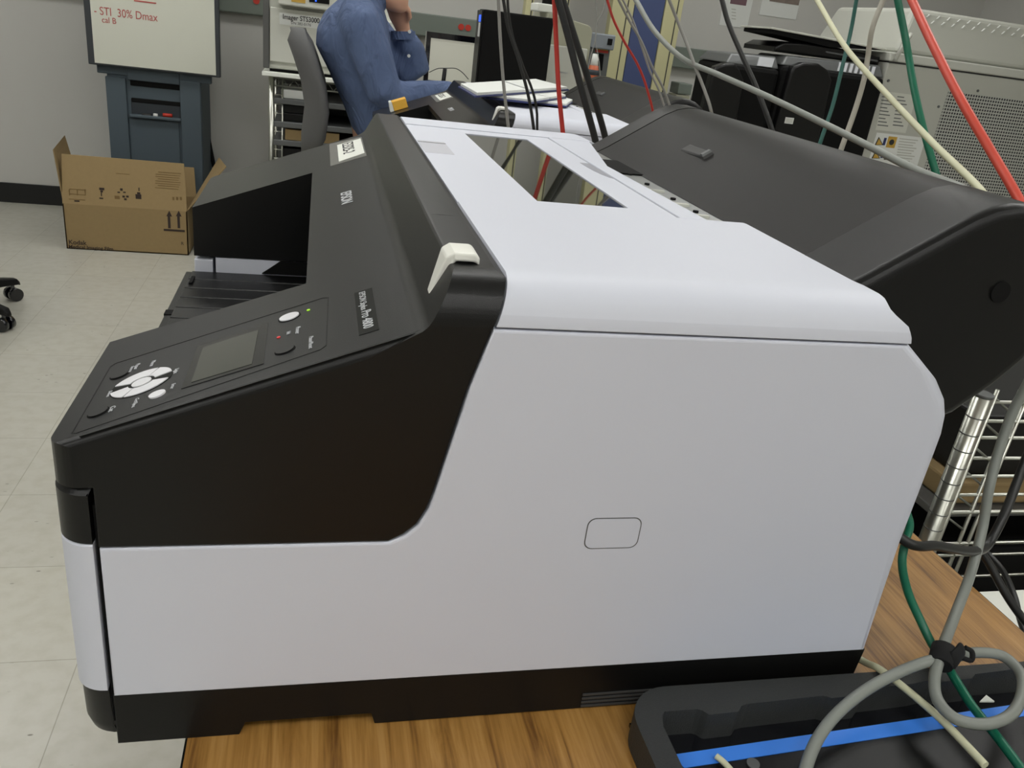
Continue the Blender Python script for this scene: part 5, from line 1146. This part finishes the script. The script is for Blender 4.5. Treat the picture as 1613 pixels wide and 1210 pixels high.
hang('hanging_cable', 'thick black cable, right one of the close pair dropping behind the printer lid', [(884, -8, 'y', 1.02), (904, 55, 'y', 1.02), (928, 130, 'y', 1.02), (953, 215, 'y', 1.02)], 0.0060, M['black_cable'], drop((963, 270, 'y', 1.02)), G)
hang('hanging_cable', 'thin dark red cable crossing the blue panel', [(955, -5, 'y', 1.25), (966, 30, 'y', 1.25), (983, 65, 'y', 1.25), (1005, 103, 'y', 1.25), (1019, 140, 'y', 1.25)], 0.0026, M['red'], drop((1030, 200, 'y', 1.25)), G)
hang('hanging_cable', 'thin grey cable crossing the blue panel beside the dark red one', [(972, -5, 'y', 1.2), (990, 30, 'y', 1.2), (1010, 65, 'y', 1.2), (1027, 105, 'y', 1.2), (1047, 145, 'y', 1.2)], 0.0026, M['grey_thin'], drop((1060, 200, 'y', 1.2)), G)
hang('hanging_cable', 'second thin grey cable over the blue panel, close beside its twin', [(984, 5, 'y', 1.28), (998, 35, 'y', 1.28), (1013, 80, 'y', 1.28), (1025, 115, 'y', 1.28), (1040, 148, 'y', 1.28)], 0.0022, M['grey_thin'], drop((1050, 200, 'y', 1.28)), G)
hang('hanging_cable', 'fine grey wire dropping left of the cream post', [(938, -5, 'y', 2.3), (940, 25, 'y', 2.3), (938, 60, 'y', 2.3), (929, 95, 'y', 2.3), (925, 118, 'y', 2.3)], 0.0016, M['grey_thin'], drop((920, 170, 'y', 2.32)), G)
hang('hanging_cable', 'fine grey wire with a kink just left of the wide cream post', [(954, -5, 'y', 2.32), (950, 18, 'y', 2.32), (943, 30, 'y', 2.32), (938, 60, 'y', 2.32), (944, 100, 'y', 2.32)], 0.0014, M['grey_thin'], drop((946, 170, 'y', 2.34)), G)
hang('hanging_cable', 'thin grey cable ending at the far end of the big roll cover', [(1052, -5, 'y', 1.0), (1068, 35, 'y', 1.0), (1084, 75, 'y', 0.98), (1095, 105, 'y', 0.96), (1107, 135, 'y', 0.94), (1119, 170, 'y', 0.92)], 0.0028, M['grey_thin'], drop((1124, 200, 'y', 0.92)), G)
hang('hanging_cable', 'black cable hanging in front of the left black office printer', [(1136, -5, 'y', 0.95), (1147, 35, 'y', 0.93), (1170, 90, 'y', 0.90), (1188, 130, 'y', 0.88), (1202, 165, 'y', 0.86), (1216, 205, 'y', 0.84)], 0.0042, M['black_cable'], drop((1225, 240, 'y', 0.84)), G)
hang('hanging_cable', 'teal green cable hanging over the right black office printer', [(1350, -5, 'y', 0.85), (1340, 50, 'y', 0.85), (1328, 100, 'y', 0.84), (1312, 165, 'y', 0.83), (1291, 228, 'y', 0.82)], 0.0032, M['teal_cable'], drop((1280, 270, 'y', 0.82)), G)
hang('hanging_cable', 'beige cable with a bend, right of the teal green one', [(1393, -5, 'y', 0.75), (1374, 45, 'y', 0.74), (1367, 90, 'y', 0.74), (1361, 125, 'y', 0.73), (1348, 170, 'y', 0.72), (1324, 238, 'y', 0.70)], 0.0040, M['beige_cable'], drop((1310, 280, 'y', 0.70)), G)
hang('hanging_cable', 'cream yellow cable sloping diagonally down to the roll cover', [(1284, -5, 'y', 0.90), (1330, 72, 'y', 0.75), (1400, 152, 'y', 0.58), (1470, 226, 'y', 0.42), (1553, 310, 'y', 0.27)], 0.0040, M['cream_cable'], [C(1575, 345, 'y', 0.26), (0.79, 0.30, TZ + 0.25), (0.77, 0.36, TZ + 0.03), (0.70, 0.50, TZ + 0.0045)], G)
hang('hanging_cable', 'strong green cable hanging in front of the perforated machine', [(1413, -5, 'y', 0.62), (1428, 70, 'y', 0.60), (1440, 140, 'y', 0.56), (1455, 205, 'y', 0.52), (1475, 276, 'y', 0.48)], 0.0048, M['green'], drop((1490, 330, 'y', 0.46)), G)
hang('hanging_cable', 'thick bright red cable sloping across the perforated panel to the right edge', [(1434, -5, 'y', 0.55), (1468, 68, 'y', 0.48), (1515, 160, 'y', 0.40), (1562, 240, 'y', 0.34), (1600, 305, 'y', 0.29), (1640, 380, 'y', 0.24)], 0.0052, M['red2'], [tuple(C(1720, 520, 'y', 0.20)), tuple(C(1800, 700, 'y', 0.32)), (C(1800, 700, 'y', 0.32).x + 0.02, 0.32, 0.3)], G)
# thick grey cable: over the roll cover, down behind it and into a loop on the tray
pts = [(998, -6, 'y', 1.15), (1030, 48, 'y', 1.08), (1075, 92, 'y', 1.0), (1130, 117, 'y', 0.9), (1200, 148, 'y', 0.78), (1300, 196, 'y', 0.62), (1380, 236, 'y', 0.48), (1452, 272, 'x', 0.785), (1528, 302, 'x', 0.79), (1590, 335, 'x', 0.80)]
P = [C(*q) for q in pts]; top = Vector((P[0].x - 0.12, P[0].y + 0.05, ZC - 0.003)); mid = P[0] + (P[0] - P[1]).normalized()*0.35
P = [top, mid] + P + [Vector((0.812, 0.14, TZ + 0.32)), C(1613, 615, 'x', 0.805), C(1597, 645, 'x', 0.80), C(1575, 705, 'x', 0.79), C(1558, 770, 'x', 0.78), C(1548, 830, 'x', 0.775), C(1530, 900, 'y', 0.065), C(1504, 970, 'y', 0.025), C(1482, 1030, 'z', 0.062), C(1472, 1070, 'z', 0.052), C(1478, 1105, 'z', 0.048), C(1503, 1131, 'z', 0.046), C(1545, 1141, 'z', 0.046), C(1588, 1129, 'z', 0.046), C(1608, 1100, 'z', 0.047), C(1607, 1060, 'z', 0.048), C(1580, 1034, 'z', 0.049), C(1540, 1028, 'z', 0.050), C(1500, 1036, 'z', 0.054), C(1462, 1042, 'z', 0.058), C(1412, 1061, 'z', 0.052), C(1360, 1090, 'z', 0.048), C(1315, 1128, 'z', 0.044), C(1287, 1166, 'z', 0.040), C(1268, 1215, 'z', 0.037), C(1262, 1260, 'z', 0.036)]
cable('looped_cable', 'thick grey cable over the roll cover that ends in a tied loop on the tray', P, 0.0047, M['grey_cable'], 6)
q = C(1484, 1034, 'z', 0.060)
t = thing('cable_tie', 'black hook and loop strap tied round the grey cable loop', 'cable tie', q)
axis = (C(1482, 1030, 'z', 0.062) - C(1472, 1070, 'z', 0.052)).normalized()
MB().tube([-axis*0.009, axis*0.009], 0.0098, 16).build('wrap', M['tiecable'], t)
w1 = C(1500, 1040, 'z', 0.062) - q; w2 = C(1514, 1024, 'z', 0.066) - q; w3 = C(1520, 1020, 'z', 0.066) - q; w4 = C(1530, 1040, 'z', 0.058) - q; w5 = C(1508, 1034, 'z', 0.060) - q
limb_ = MB(); limb(limb_, catmull([Vector((0.004, 0, 0)), w1, w2], 5), [(0.008, 0.0035)]*11, (0, 0.3, 1)); limb_.build('strap_end', M['tiecable'], t)
MB().tube(catmull([w3, (w3 + w4)/2 + Vector((0.003, 0, 0.002)), w4, w5, w1], 5), 0.0022, 8).build('strap_loop', M['tiecable'], t)
cable('network_cable', 'green cable running from behind the printer down across the tray', [Vector((0.64, 0.16, TZ + 0.20)), C(1432, 820, 'y', 0.07), C(1427, 850, 'y', 0.055), C(1421, 885, 'y', 0.045), C(1430, 932, 'y', 0.035), C(1450, 978, 'y', 0.02), C(1470, 1018, 'z', 0.045), C(1496, 1056, 'z', 0.040), C(1530, 1110, 'z', 0.036), C(1570, 1160, 'z', 0.035), C(1612, 1216, 'z', 0.035), C(1650, 1270, 'z', 0.035)], 0.0038, M['green'])
cable('power_lead', 'cream cable from behind the printer base lying across the tray', [Vector((0.600, 0.06, TZ + 0.012)), C(1362, 1043, 'z', 0.022), C(1385, 1054, 'z', 0.034), C(1420, 1080, 'z', 0.036), C(1480, 1131, 'z', 0.036), C(1520, 1172, 'z', 0.036), C(1552, 1206, 'z', 0.036)], 0.0032, M['cream_cable'])
cable('short_lead', 'short piece of cream cable in the tray in front of the blue strip', [C(1128, 1191, 'z', 0.018), C(1140, 1201, 'z', 0.0175), C(1155, 1218, 'z', 0.0175), C(1175, 1245, 'z', 0.0175)], 0.0024, M['cream_cable'])
cable('black_lead', 'black cable coming straight out from behind the printer and up to the right', [Vector((0.615, 0.10, TZ + 0.155)), C(1428, 854, 'y', 0.045), C(1475, 860, 'y', 0.05), C(1530, 868, 'y', 0.07), C(1556, 858, 'x', 0.80), C(1580, 815, 'x', 0.82), C(1600, 765, 'x', 0.84), C(1630, 690, 'x', 0.86), C(1680, 600, 'x', 0.9)], 0.0046, M['black_cable'])
cable('black_lead', 'black cable dropping past the rear table edge, left of two', [C(1545, 868, 'x', 0.86), C(1558, 888, 'x', 0.862), C(1582, 932, 'x', 0.864), C(1606, 968, 'x', 0.866), C(1640, 1010, 'x', 0.868), C(1700, 1120, 'x', 0.87)], 0.0044, M['black_cable'])
cable('black_lead', 'thinner black cable dropping past the rear table edge, right of two', [C(1556, 872, 'x', 0.90), C(1580, 900, 'x', 0.90), C(1598, 940, 'x', 0.90), C(1608, 980, 'x', 0.90), C(1640, 1060, 'x', 0.90)], 0.0034, M['black_cable'])

o = box('paper_carton', -0.18, 0.18, -0.18, 0.18, 0, 0.64, M['label_paper'], None, 0.003); o.location = (1.065, 0.062, 0.0005)
tag(o, 'tall pale carton standing on the floor beyond the right table edge', 'cardboard box')
